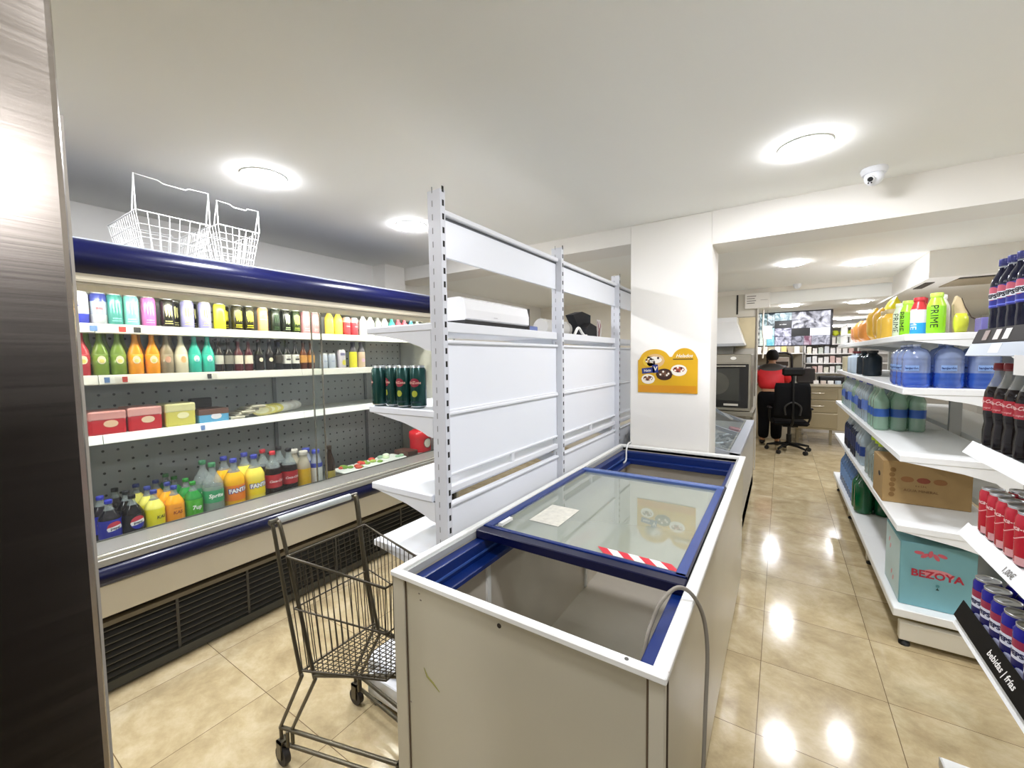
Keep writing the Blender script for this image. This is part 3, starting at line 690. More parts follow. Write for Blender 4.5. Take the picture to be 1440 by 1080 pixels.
# sliding glass doors
for k, (a, b, x) in enumerate(((CY0 + .03, .36, -2.765), (.30, 1.735, -2.745), (1.675, 2.98, -2.765))):
    d = MB().box(x - .002, x + .002, a, b, .690, 1.895, clear('#fbfdfc', .985, .02, '#c8ccc8', .42)).build('glass_door', o)
    for y in (a, b): MB().box(x - .005, x + .005, y - .004, y + .004, .690, 1.895, M('#8f8a7c', .25, .7)).build('door_edge', d)

# ------------------------------------------------------------------ shopping cart
o = thing('shopping_cart', 'small grey wire shopping cart beside the chest freezer', 'shopping cart', (-1.4, .93, 0), world=True)
CG = M('#5d5747', .36, .6); 
YC = .932
def sides(f): return [f(1), f(-1)]
fr = MB()
for s_ in (-1, 1):
    yh = YC + s_ * .175; yb = YC + s_ * .16
    fr.tube(smooth_path([(-1.56, yh, .955), (-1.545, yh, .94), (-1.50, yh * .5 + yb * .5, .70), (-1.44, yb, .44), (-1.432, yb, .415), (-1.44, yb, .395), (-1.575, yb + s_ * .005, .165), (-1.585, yb + s_ * .005, .14), (-1.58, yb + s_ * .005, .07)], 4), .0070, CG, 8)
    fr.tube(smooth_path([(-1.535, yh - s_ * .012, .962), (-1.515, yh - s_ * .012, .94), (-1.46, yb - s_ * .012, .70), (-1.385, yb - s_ * .018, .44), (-1.377, yb - s_ * .018, .415), (-1.385, yb - s_ * .018, .395), (-1.525, yb - s_ * .012, .165), (-1.535, yb - s_ * .012, .14), (-1.535, yb - s_ * .012, .09)], 4), .0070, CG, 8)
    yf = YC + s_ * .075 + .05
    fr.tube([(-1.585, yb + s_ * .005, .145), (-1.09, yf, .145)], .0075, CG, 8); fr.tube([(-1.575, yb + s_ * .005, .085), (-1.09, yf, .085)], .0075, CG, 8)
    fr.tube([(-1.38, yb - s_ * .018, .425), (-1.08, yf, .47)], .007, CG, 8)
    fr.tube([(-1.545, yb + s_ * .002, .145), (-1.545, yb + s_ * .002, .085)], .0065, CG, 8); fr.tube([(-1.09, yf, .145), (-1.09, yf, .06)], .0075, CG, 8)
fr.tube([(-1.09, YC - .025, .145), (-1.09, YC + .125, .145)], .0075, CG, 8)
fr.build('frame', o)
hd = MB(); hd.tube([(-1.552, YC - .155, .962), (-1.552, YC + .15, .962)], .0135, M('#c6ccc8', .3), 14); hd.build('handle', o)
hd = MB()
for s_ in (-1, 1): hd.tube([(-1.552, YC + s_ * .15, .962), (-1.552, YC + s_ * .185, .962)], .0105, M('#5d594c', .3, .5), 10)
hd.build('handle_bracket', o)
bk = MB(); WR = M('#4f493c', .38, .55); 
TR = [(-1.475, YC - .168, .85), (-1.055, YC - .08, .815), (-1.055, YC + .11, .815), (-1.475, YC + .165, .85)]     # top rim
MR = [(-1.455, YC - .163, .66), (-1.065, YC - .075, .655), (-1.065, YC + .105, .655), (-1.455, YC + .16, .66)]
BR = [(-1.425, YC - .158, .435), (-1.09, YC - .06, .475), (-1.09, YC + .10, .475), (-1.425, YC + .155, .435)]
lerp = lambda a, b, t: tuple(x + (y - x) * t for x, y in zip(a, b))
for R_, r_ in ((TR, .0045), (MR, .0032), (BR, .0045)): bk.tube(R_ + [R_[0]], r_, WR, 6)
for (i, j, n) in ((0, 1, 15), (3, 2, 15), (1, 2, 8), (0, 3, 13)):
    for k in range(n + 1):
        t_ = k / n
        bk.tube([lerp(TR[i], TR[j], t_), lerp(MR[i], MR[j], t_), lerp(BR[i], BR[j], t_)], .0018, WR, 5)
for k in range(1, 15): bk.tube([lerp(BR[0], BR[1], k / 15), lerp(BR[3], BR[2], k / 15)], .0018, WR, 5)
for k in range(1, 13): bk.tube([lerp(BR[0], BR[3], k / 13), lerp(BR[1], BR[2], k / 13)], .0018, WR, 5)
bk.build('wire_basket_body', o)
for (x, y) in ((-1.578, YC - .165), (-1.578, YC + .165), (-1.09, YC - .025), (-1.09, YC + .125)):
    w = MB(); w.box(x - .015, x + .015, y - .017, y - .012, .03, .10, CG); w.box(x - .015, x + .015, y + .012, y + .017, .03, .10, CG); w.box(x - .015, x + .015, y - .017, y + .017, .092, .10, CG)
    cs = w.build('caster', o)
    MB().cyl((x, y - .011, .036), (x, y + .011, .036), .036, M('#2b2622', .6), 18).build('wheel', cs)

# ------------------------------------------------------------------ drinks
def can(body, h=.168, r=.033, art=None, mott=.06, seg=18, lid=True, bottom=None, topc=None, rough=.22):
    o = thing('drink_can', 'x', 'can')
    m = M(body, rough, .15, mott, 35, .5, .2); mb_ = M(bottom, rough, .15) if bottom else m; mt = M(topc, rough, .15) if topc else m
    MB().lathe([(r * .74, 0, ALU), (r * .82, .003, mb_), (r, .011, mb_), (r, h * .32, m), (r, h * .72, mt), (r, h - .017, mt), (r * .86, h - .007, ALU), (r * .85, h - .003)], m, seg).build('body', o)
    if lid:
        l = MB().lathe([(r * .85, h - .004), (r * .88, h), (r * .82, h), (r * .78, h - .004), (.0001, h - .004)], ALU, seg, cap=False)
        l.box(-.004, .004, -r * .45, r * .25, h - .004, h - .0028, M('#8f9294', .3, 1)); l.build('lid', o)
    if art:
        g = MB(); art(g, r, h); g.build('artwork', o)
    return o
def claw(col, stroke=1.):
    """three ragged upright strokes with a small word line"""
    m = M(col, .35)
    def f(g, r, h):
        for k, (x, zz) in enumerate(((-.012, .03), (0, .036), (.012, .03))):
            w = .0035 * stroke
            g.wrap(([(x - w, zz), (x + w, zz), (x + w * .8, .0), (x + w * 1.1, -.022), (x, -.036 - .004 * (k == 1)), (x - w * .5, -.018), (x - w * 1.1, .004)], [(0, 1, 2, 3, 4, 5, 6)]), r, h * .58, m)
        g.wrap(text('ENERGY', .0095, .03), r, h * .22, m); g.wrap(patch(-.02, .02, -.002, .001, 5), r, h * .15, m)
    return f
def plain_art(word, col, size=.014, z=.5, band=None):
    def f(g, r, h):
        if band: g.wrap(patch(-r * 1.1, r * 1.1, -band[1] / 2, band[1] / 2, 8), r, h * z, M(band[0], .35))
        g.wrap(text(word, size, .02), r, h * z, M(col, .4), 0, .0013)
    return f

def bottle(h, r, liquid, cap, label=None, art=None, fill=.80, shell=None, neck=.40, shoulder=.60, waist=0., seg=18, capfrac=.07, lrough=.12, lab_eps=.0008, name='drink_bottle', rim=True, neckz=.885, ribs=0):
    """lathe-turned bottle: liquid-coloured lower part, clear shoulder and neck, screw cap, wrap-around label"""
    o = thing(name, 'x', 'bottle')
    lm = liquid if not isinstance(liquid, str) else M(liquid, lrough, 0, .05, 20, .35, .0)
    sm = shell or PET
    z = lambda f_: f_ * h
    P_ = [(r * .70, 0), (r * .93, z(.012)), (r, z(.05)), (r, z(.20))]
    if waist: P_ += [(r * (1 - waist), z(.30)), (r * (1 - waist * .4), z(.36))]
    if ribs: P_ = P_[:3] + [(r * (1 - .035 * (k % 2)), z(.06 + (shoulder - .08) * k / ribs)) for k in range(ribs + 1)] + [(r, z(shoulder))]
    else: P_ += [(r, z(.40)), (r, z(shoulder))]
    ns = 7
    for k in range(1, ns + 1):
        t = k / ns; zz = shoulder + (neckz - shoulder) * t; P_.append((r * (neck + (1 - neck) * (.5 + .5 * math.cos(t * PI)) ** .8), z(zz)))
    P_ += [(r * neck, z(1 - capfrac))]
    Q = []
    for rr, zz in P_: Q.append((rr, zz, lm if zz < z(fill) - 1e-6 else sm))
    MB().lathe(Q, lm, seg).build('body', o)
    c = MB().lathe([(r * neck * 1.18, z(1 - capfrac)), (r * neck * 1.2, z(1 - capfrac * .5)), (r * neck * 1.16, z(.995)), (r * neck * 1.05, z(1))], M(cap, .4), 14)
    if rim: c.lathe([(r * neck * 1.2, z(1 - capfrac) - .004), (r * neck * 1.2, z(1 - capfrac) - .001)], M(cap, .4), 14)
    c.build('cap', o)
    if label:
        col, a, b_ = label
        MB().lathe([(r + lab_eps, z(a)), (r + lab_eps, z(b_))], M(col, .35, 0, .05, 25) if isinstance(col, str) else col, seg, cap=False).build('label_sleeve', o)
    if art:
        g = MB(); art(g, r + lab_eps, h); g.build('lettering', o)
    return o
def word_art(word, col, size, z, rot=0., bold=.03, shear=0., extra=None, a0=0.):
    def f(g, r, h):
        if extra: extra(g, r, h)
        g.wrap(shift(text(word, size, bold, shear), 0, 0, rot), r, h * z, M(col, .4), a0, .0013)
    return f
FACE = PI / 2      # cooler goods face the left aisle
GT, GS, GD = 'cans on the top cooler shelf', 'bottles on the second cooler shelf', 'large soft drink bottles on the cooler floor'

# top cooler shelf, from the near end to the far end
kinds = {}
def kind(k, fn):
    if k not in kinds: kinds[k] = fn()
    return kinds[k]
def tall_white(): return can('#eef0f4', bottom='#3f48b5', art=plain_art('RED', '#3a3fae', .012, .55))
TOP = [
 (.581, 'white', 'tall white can with a blue lower part', tall_white),
 (.650, 'silver', 'silver and dark blue energy drink can', lambda: can('#9aa3b4', bottom='#b9bcc2', topc='#3c4796', art=plain_art('BULL', '#c33b3b', .012, .5))),
 (.712, 'teal', 'dark teal drink can', lambda: can('#4f9b94', art=claw('#8fd0c8'))),
 (.779, 'aqua', 'pale aqua drink can', lambda: can('#86d3c6', art=claw('#d8f2ec', .7))),
 (.853, 'pink', 'bright pink drink can', lambda: can('#dd6fb4', art=claw('#f3b6da', .7))),
 (.938, 'blackyellow', 'black can with pale yellow claw strokes', lambda: can('#17160f', art=claw('#e9e39a', 1.5))),
 (1.035, 'lilac', 'lilac can with yellow claw strokes beside the black can', lambda: can('#9a97c8', art=claw('#cfc94e', 1.0))),
 (1.125, 'lilac', 'lilac can with yellow claw strokes beside the yellow can', None),
 (1.205, 'yellow', 'plain bright yellow drink can', lambda: can('#e9e336')),
 (1.306, 'gold', 'black can with thick yellow claw strokes, nearer of the pair', lambda: can('#2a2608', art=claw('#f3ea33', 2.4))),
 (1.378, 'gold', 'black can with thick yellow claw strokes, farther of the pair', None),
 (1.466, 'peach', 'peach coloured drink can', lambda: can('#e2b27c', art=plain_art('MANGO', '#f0dcb8', .012))),
 (1.548, 'blackgreen', 'black can with a faint dark green pattern', lambda: can('#1d2a1c', art=claw('#3c5a34', .8))),
 (1.622, 'blackclaw', 'black can with pale green claw strokes', lambda: can('#14190f', art=claw('#cfe8b0', 1.5))),
 (1.696, 'lime', 'black can with lime stripes', lambda: can('#2b3a14', art=claw('#c8e05a', 2.2))),
 (1.770, 'rose', 'rose pink can, nearer of the pink pair', lambda: can('#dc9aa0', art=claw('#f3d3d3', 1.2))),
 (1.842, 'rose', 'rose pink can, farther of the pink pair by the door edge', None),
 (1.965, 'ybottle', 'yellow drink bottle with pointed neck', lambda: bottle(.20, .034, '#f0dc5a', '#f5e98a', None, None, .95)),
 (2.043, 'ybottle', 'yellow drink bottle with pointed neck, second one', None),
 (2.118, 'redcan', 'short red can, nearer of the red pair', lambda: can('#c8424c', .15, art=plain_art('COLA', '#f5dcdc', .012), topc='#e4a9a7')),
 (2.190, 'redcan', 'short red can, farther of the red pair', None),
 (2.280, 'whitebottle', 'white yoghurt drink bottle, nearest of the white ones', lambda: bottle(.19, .034, '#ecebe4', '#f6f6f2', None, None, .95)),
 (2.355, 'whitebottle', 'white yoghurt drink bottle, middle of the white ones', None),
 (2.432, 'greybottle', 'grey drink bottle between white bottles', lambda: bottle(.19, .033, '#8a908e', '#d6d6d2', None, None, .9)),
 (2.508, 'whitebottle', 'white yoghurt drink bottle, farthest of the white ones', None),
 (2.590, 'turq', 'small turquoise drink bottle', lambda: bottle(.18, .034, '#4ba99f', '#7ac9be', None, None, .9)),
 (2.666, 'pinkred', 'pink red drink bottle, nearer', lambda: bottle(.18, .034, '#d76a78', '#e7a0a0', None, None, .9)),
 (2.742, 'pinkred', 'pink red drink bottle, farther', None),
 (2.825, 'bluec', 'small blue drink bottle', lambda: bottle(.18, .034, '#4aa6cf', '#cfe3ee', None, None, .9)),
 (2.905, 'palegreen', 'pale green drink bottle at the far end', lambda: bottle(.18, .034, '#bcd3b4', '#e6efe0', None, None, .9))]
for i, (y, k, d, fn) in enumerate(TOP):
    p = kind('t_' + k, fn if fn else (lambda: None))
    lb = d + ', top cooler shelf'
    o = place(p, (-2.995, y, 1.7525), FACE + random.uniform(-.15, .15), lb, GT)
    if 'bottle' in d: o['group'] = 'small bottles on the top cooler shelf'
# second rank of a few cans showing in the gaps
for (y, k, d) in ((.615, 'silver', 'silver and blue can standing behind the white can on the top cooler shelf'), (.99, 'blackyellow', 'black can in the second rank behind the lilac cans on the top shelf'), (1.08, 'blackyellow', 'black can in the second rank between the two lilac cans'), (1.258, 'gold', 'black and yellow can in the second rank right of the yellow can'), (1.51, 'blackgreen', 'dark green can in the second rank right of the peach can')):
    place(kinds['t_' + k], (-3.072, y, 1.7525), FACE, d, GT)

# second cooler shelf
fruit = lambda z=.32: (lambda g, r, h: (g.wrap(disc(.017, 0, 0, 10, 1.25), r, h * z, M('#f1e6c4', .4)), g.wrap(disc(.010, 0, -.006, 8), r, h * z, M('#e8dc7a', .4), 0, .0014)))
def juice(col, cap='#d9d6cc', art=None): return bottle(.262, .0335, col, cap, None, art or fruit(), .80, clear('#e8eee2', .8, .05, '#dfe6d0'), .36, .40, capfrac=.06, neckz=.74)
def small_dark(lab, liq='#241510', cap='#3c332c'): return bottle(.215, .0255, liq, cap, (lab, .24, .50), None, .78, clear('#d8d6cc', .72, .05, '#b9b3a4'), .42, .50, capfrac=.06, neckz=.74)
SEC = [
 (.572, 'red', 'red juice bottle', lambda: juice('#bb3a44')), (.642, 'green', 'olive green juice bottle, nearer of two', lambda: juice('#6f8a34')), (.712, 'green', 'olive green juice bottle, farther of two', None),
 (.784, 'orange', 'orange juice bottle, nearer of two', lambda: juice('#ee9a22')), (.858, 'orange', 'orange juice bottle, farther of two', None),
 (.922, 'brown', 'grey brown drink bottle with a pinkish label', lambda: juice('#8c7f66', art=lambda g, r, h: g.wrap(disc(.014, 0, 0, 9, 1.3), r, h * .32, M('#d2a186', .4)))),
 (.992, 'clearpeach', 'almost clear drink bottle with a peach label', lambda: juice('#cfc7ad', art=lambda g, r, h: g.wrap(disc(.014, 0, 0, 9, 1.4), r, h * .32, M('#e2b27a', .4)))),
 (1.060, 'teal', 'teal drink bottle with pale drop label, nearer of two', lambda: juice('#2fb09c', art=lambda g, r, h: (g.wrap(disc(.015, 0, .004, 10, 1.3), r, h * .32, M('#e6f3ee', .4)), g.wrap(disc(.008, 0, -.008, 8), r, h * .32, M('#7cc7d8', .4), 0, .0014)))), (1.129, 'teal', 'teal drink bottle with pale drop label, farther of two', None),
 (1.188, 'dk1', 'small dark bottle with grey label', lambda: small_dark('#cfcabd')), (1.245, 'dk1b', 'small black bottle with dull label', lambda: small_dark('#8e897d', '#1a1310')), (1.302, 'dk2', 'small dark red bottle with cream label', lambda: small_dark('#ded6c4', '#4a1118')),
 (1.364, 'dk2', 'small dark red bottle with cream label, right of its twin', None), (1.432, 'dk3', 'small dark bottle with round cream label, nearer', lambda: bottle(.215, .0255, '#1c1410', '#3c332c', None, lambda g, r, h: g.wrap(disc(.014), r, h * .36, M('#ddd3b4', .4)), .78, clear('#d8d6cc', .72, .05, '#b9b3a4'), .42, .50, capfrac=.06, neckz=.74)),
 (1.500, 'dk3', 'small dark bottle with round cream label, farther', None), (1.562, 'dk4', 'small black bottle with blackish label', lambda: small_dark('#3a342c', '#120e0b')), (1.620, 'dk5', 'small dark bottle with black and white label, nearer', lambda: bottle(.215, .0265, '#140f0c', '#46423a', ('#e6e4dc', .22, .52), lambda g, r, h: (g.wrap(patch(-.016, .016, -.006, .006, 5), r, h * .36, M('#2a2622', .4)), g.wrap(text('BEER', .009), r, h * .44, M('#2a2622', .4))), .78, clear('#d8d6cc', .72, .05, '#b9b3a4'), .42, .50, capfrac=.06, neckz=.74)),
 (1.683, 'dk5', 'small dark bottle with black and white label, farther', None), (1.744, 'amber', 'small amber bottle with orange label, nearer', lambda: small_dark('#d69a4a', '#5c2c12')), (1.803, 'amber', 'small amber bottle with orange label, farther', None),
 (1.905, 'paleblue', 'pale blue and white can right of the door edge', lambda: can('#c6cfdd', .12, .03, art=plain_art('ZERO', '#6c7fae', .012))), (1.975, 'paleblue', 'pale blue and white can left of the lilac can', None), (2.062, 'lilacyellow', 'white can with lilac and yellow print', lambda: can('#d9d3df', .15, .033, art=lambda g, r, h: (g.wrap(disc(.018, .004, -.012, 9, 1.2), r, h * .4, M('#dcd24f', .4)), g.wrap(patch(-.025, .02, .03, .05, 6), r, h * .5, M('#6d6a92', .4))))),
 (2.172, 'yellowblack', 'yellow bottle with dark top', lambda: bottle(.215, .032, '#e2dc3c', '#2c2a33', None, None, .60, M('#4c4a55', .2), .5, .58)), (2.252, 'pinkgrey', 'pinkish grey bottle with dark top, last on the right', lambda: bottle(.215, .032, '#d8bfa9', '#4a4750', None, lambda g, r, h: g.wrap(disc(.016), r, h * .3, M('#dbb3d0', .4)), .60, M('#5c5a66', .2), .5, .58))]
for i, (y, k, d, fn) in enumerate(SEC):
    o = place(kind('s_' + k, fn), (-2.995, y, 1.4865), FACE + random.uniform(-.12, .12), d + ', second cooler shelf', GS)
for (y, k, d) in ((.61, 'green', 'green bottle behind the red juice bottle'), (.677, 'green', 'green bottle behind the two olive green juices'), (.75, 'green', 'green bottle behind the first orange juice'), (.82, 'orange', 'orange bottle behind the two orange juices'), (.90, 'brown', 'brown bottle behind the second orange juice'), (.965, 'brown', 'brown bottle behind the peach labelled drink'), (1.21, 'dk4', 'black bottle behind the first small dark bottle'), (1.33, 'dk4', 'black bottle behind the dark red pair'), (1.465, 'dk4', 'black bottle behind the round labelled pair'), (1.59, 'dk4', 'black bottle behind the black labelled bottle')):
    place(kinds['s_' + k], (-3.075, y, 1.4865), FACE, d + ', second cooler shelf', GS)

# third cooler shelf: packets
def packet(name, x0, x1, y0, y1, z0, h, col, topc, label, patchc=None, word=None, rnd=.012, cat='packet', group=None):
    o = thing(name, label, cat, ((x0 + x1) / 2, (y0 + y1) / 2, z0), 0, group, world=True)
    b = MB().box(x0, x1, y0, y1, z0, z0 + h, M(col, .3, 0, .08, 20), rnd, 2); b.build('wrapper', o)
    t = MB().box(x0 - .001, x1 + .0015, y0 - .001, y1 + .001, z0 + h * .62, z0 + h + .004, M(topc, .35, 0, .1, 30), rnd * .8, 2); t.build('top_flap', o)
    if patchc:
        p = MB(); p.flat(disc(.03, 0, 0, 12, .62), (x1 + .0012, (y0 + y1) / 2 + .01, z0 + h * .48), (0, 1, 0), (0, 0, 1), M(patchc, .4))
        if word: p.flat(text(word, .016, .02), (x1 + .0018, (y0 + y1) / 2 + .01, z0 + h * .48), (0, 1, 0), (0, 0, 1), M('#7c4a2c', .4))
        p.build('printed_badge', o)
    return o
packet('sliced_meat_pack', -3.14, -2.965, .575, .722, 1.176, .122, '#c42530', '#dfa09a', 'red packet with pale top, nearest on the third cooler shelf', '#efc9a4', None, group='packets on the third cooler shelf')
packet('sliced_meat_pack', -3.14, -2.965, .728, .876, 1.176, .128, '#c42530', '#e2a8a2', 'red packet with pale top right beside the first red one', '#efd2b0', None, group='packets on the third cooler shelf')
packet('cheese_pack', -3.12, -2.97, .892, 1.04, 1.176, .132, '#d8cf62', '#e8e3a8', 'yellow packet between the red packets and the blue box', '#efe9b8', None, group='packets on the third cooler shelf')
o = packet('carton_box', -3.14, -2.965, 1.055, 1.215, 1.176, .080, '#5fa9d0', '#6a4a40', 'low blue open box on the third cooler shelf', '#e9e4ea', None, .004, 'box')
tag(MB().box(-3.20, -3.16, 1.08, 1.20, 1.176, 1.32, M('#26221f', .4, 0, .1, 30), .006).build('dark_pack'), 'dark upright pack standing behind the low blue box', 'packet')
for k in range(7):
    y = 1.245 + .022 * k; z = 1.176 + .0
    q = MB().obox((-3.03 - .008 * (k % 3), y + .03, 1.176 + .012 + .004 * k), (.13, .085, .016), .1 * (k % 3) - .1, M(['#b9b29c', '#8f8a7a', '#d8d2bf'][k % 3], .3, 0, .1, 30), .0, .004)
    q.v = [(x, yy, zz + .006 * k) for x, yy, zz in q.v]
    tag(q.build('flat_pack'), 'flat beige pack, %s from the bottom of the leaning heap on the third cooler shelf' % ORD[k], 'packet', 'flat packs on the third cooler shelf')
for k, (y, c, d) in enumerate(((1.42, '#ded48a', 'yellow oval pack'), (1.475, '#e3dc7c', 'yellow oval pack'), (1.53, '#e0d672', 'yellow oval pack'), (1.60, '#e9e7dc', 'white oval pack'), (1.655, '#e2e0d8', 'white oval pack'), (1.71, '#e6e4da', 'white oval pack'))):
    q = MB()
    prof = [(.062 * math.cos(a * 2 * PI / 18), .038 * math.sin(a * 2 * PI / 18)) for a in range(18)]
    q.prism(prof, 'X', -.012, .012, M(c, .35, 0, .08, 25)); q.prism([(u * .7, v * .6) for u, v in prof], 'X', .012, .0135, M('#f2efc8' if k < 3 else '#f4f3ee', .4))
    q.v = [(x * .9 + z * .30, y_ + 0, z * .95 + .040 - x * .1) for x, y_, z in q.v]
    o = q.build('oval_pack'); o.location = (-2.995 - .028 * k, y + .01, 1.1765); o.rotation_euler = (0, 0, -.25)
    tag(o, '%s, %s in the leaning line on the third cooler shelf' % (d, ORD[k]), 'packet', 'oval packs on the third cooler shelf')

# cooler floor: big soft drink bottles, front rank first in each file
CLEARTOP = clear('#e6ecea', .70, .04, '#c9d2d0', .6)
def pop(h, r, liq, cap, lab, art, fill=.80, sh=.62, waist=.0): return bottle(h, r, liq, cap, lab, art, fill, CLEARTOP, .30, sh, waist, 20, .055)
PB, PRD, PW = M('#232ba0', .35), M('#c8384a', .35), M('#f2f0f0', .35)
def cola_badge(a0=0., word='pepsi', R=.034, z=.38): return lambda g, r, h: globe(g, r, h * z, R, [PRD, PW, PB, M('#1a1c4a', .4)], word, R * .55, a0)
DECK = [
 (.606, 2, 'bluecola', 'dark cola bottle with blue label', lambda: pop(.275, .0445, '#15101a', '#2d35a8', ('#232ba0', .30, .64), cola_badge(.25, z=.48))),
 (.697, 3, 'blackcola', 'dark cola bottle with black label', lambda: pop(.275, .0445, '#120d10', '#15151a', ('#131219', .30, .64), cola_badge(.2, z=.48))),
 (.788, 3, 'lemon', 'pale yellow lemon drink bottle', lambda: pop(.275, .044, '#e6dd6a', '#33418f', ('#e8dc22', .30, .64), word_art('KAS', '#6a6a1e', .024, .47, 0, .03, .1, None, .3), .78)),
 (.878, 3, 'orangepop', 'orange drink bottle with blue cap', lambda: pop(.275, .044, '#f2a51e', '#33418f', ('#f39a17', .30, .64), word_art('KAS', '#9a3b10', .024, .47, 0, .03, .1, lambda g, r, h: g.wrap(text('naranja', .012), r, h * .56, M('#9a3b10', .4), 0, .0013)), .78)),
 (.968, 4, 'limepop', 'green lemonade bottle', lambda: pop(.275, .044, '#2f8a3c', '#2f8a35', ('#4fae2c', .30, .64), word_art('7up', '#f2f5ea', .032, .47, 0, .03, .1), .80)),
 (1.070, 2, 'clearpop', 'clear lemonade bottle with green label', lambda: pop(.365, .054, clear('#cfe0d6', .45, .05, '#a9b9ac'), '#3f7f55', ('#3c9a63', .36, .56), word_art('Sprite', '#f2f5ea', .032, .47, 0, .03, .2), .56)),
 (1.187, 2, 'orangefizz', 'tall orange soda bottle', lambda: pop(.365, .056, '#f2b321', '#3b43a0', ('#ef7f1c', .30, .56), word_art('FANTA', '#f2f0ee', .034, .47, .06, .05, 0, lambda g, r, h: g.wrap(shift(text('FANTA', .036, .12), 0, 0, .06), r, h * .47, M('#2b3090', .4), 0, .0006)), .74)),
 (1.308, 2, 'lemonfizz', 'tall yellow soda bottle', lambda: pop(.365, .0565, '#f0dc5a', '#3b43a0', ('#f1d51e', .30, .56), word_art('FANTA', '#f2f0ee', .034, .47, .06, .05, 0, lambda g, r, h: g.wrap(shift(text('FANTA', .036, .12), 0, 0, .06), r, h * .47, M('#2b3090', .4), 0, .0006)), .74)),
 (1.425, 2, 'redcola', 'dark cola bottle with red label and red cap', lambda: pop(.365, .052, '#1d0c0a', '#c22b36', ('#b01e28', .34, .58), word_art('Coca-Cola', '#f1e3e0', .022, .46, .0, .02, .4), .66)),
 (1.535, 2, 'redcolazero', 'dark cola bottle with red label and black cap', lambda: pop(.365, .052, '#190a09', '#2a2628', ('#a91c26', .34, .58), word_art('Coca-Cola', '#f1e3e0', .022, .46, 0, .02, .4), .66)),
 (1.640, 2, 'yellowtub', 'yellow juice bottle with pale cap', lambda: bottle(.325, .046, '#d8ab1e', '#c9c2b4', None, None, .55, clear('#efe6cf', .5, .06, '#e3d8bd'), .55, .62)),
 (1.735, 2, 'bluetub', 'pale bottle with blue cap', lambda: bottle(.315, .042, '#d8d6cf', '#3d47a6', ('#3d47a6', .60, .70), None, .6, clear('#e6e9f2', .5, .06, '#c9cfe0'), .55, .62)),
 (1.845, 1, 'brownbottle', 'brown glass bottle with yellow label by the door edge', lambda: bottle(.325, .036, '#2c1a0c', '#3a2a18', ('#b9a64a', .2, .42), None, .9, M('#3a2412', .08), .40, .55))]
for y, n, k, d, fn in DECK:
    for q in range(n):
        pos = '' if n == 1 else (', front of its file', ', second in its file', ', third in its file', ', fourth in its file')[q]
        place(kind('d_' + k, fn), (-2.875 - q * .118, y - .006 * q + (.012 if n > 2 and q == 1 else 0), .581), FACE + random.uniform(-.1, .1), d + pos + ', cooler floor', GD)
# flat vegetable and meat trays, red tin at the right end
def tray(y, x, cols, label, rz=0., n=9):
    o = thing('food_tray', label, 'food tray', (x, y, .581), rz, 'flat trays on the cooler floor')
    b = MB().box(-.10, .10, -.10, .10, .11, .135, M('#e9ece4', .4), .008); b.box(-.095, .095, -.095, .095, 0, .11, M('#d6d4c8', .5)); b.v = [(x_, y_, z_ * .75) for x_, y_, z_ in b.v]; b.build('tray', o)
    f = MB()
    for k in range(n):
        f.ball((random.uniform(-.075, .075), random.uniform(-.075, .075), .108), random.uniform(.02, .032), M(cols[k % len(cols)], .4, 0, .15, 40), 8, 6, (1, 1, .5))
    f.build('food', o); return o
tray(2.03, -2.90, ['#6f9a3a', '#8bb34a', '#c8503c'], 'tray of green vegetables with a red piece, nearest on the right cooler floor')
tray(2.25, -2.91, ['#a9c25a', '#d8443a', '#7da544'], 'tray of green and red vegetables, middle one on the right cooler floor', .05)
tray(2.47, -2.92, ['#dfe9cf', '#9fc0a0', '#cfe0b8'], 'pale green tray under white film, farthest of the three', .0)
packet('flat_carton', -3.0, -2.82, 2.58, 2.70, .581, .13, '#8c4a3a', '#5a3a30', 'brown flat carton left of the red tub on the cooler floor', None, None, .004, 'box')
o = thing('red_tub', 'red tub with a round cream emblem at the right end of the cooler floor', 'tub', (-2.915, 2.83, .581), FACE)
MB().lathe([(.095, 0, M('#e9e2da', .4)), (.10, .09), (.10, .22)], M('#d8202c', .25), 24).build('tub', o)
MB().lathe([(.106, .22), (.108, .245), (.103, .282), (.07, .297), (.0001, .299)], M('#d8202c', .25), 24, cap=False).build('lid', o)
g = MB(); g.wrap(disc(.050), .10, .175, M('#6a2018', .4)); g.wrap(disc(.042), .10, .175, M('#efe6cf', .4), 0, .0014); g.build('emblem', o)

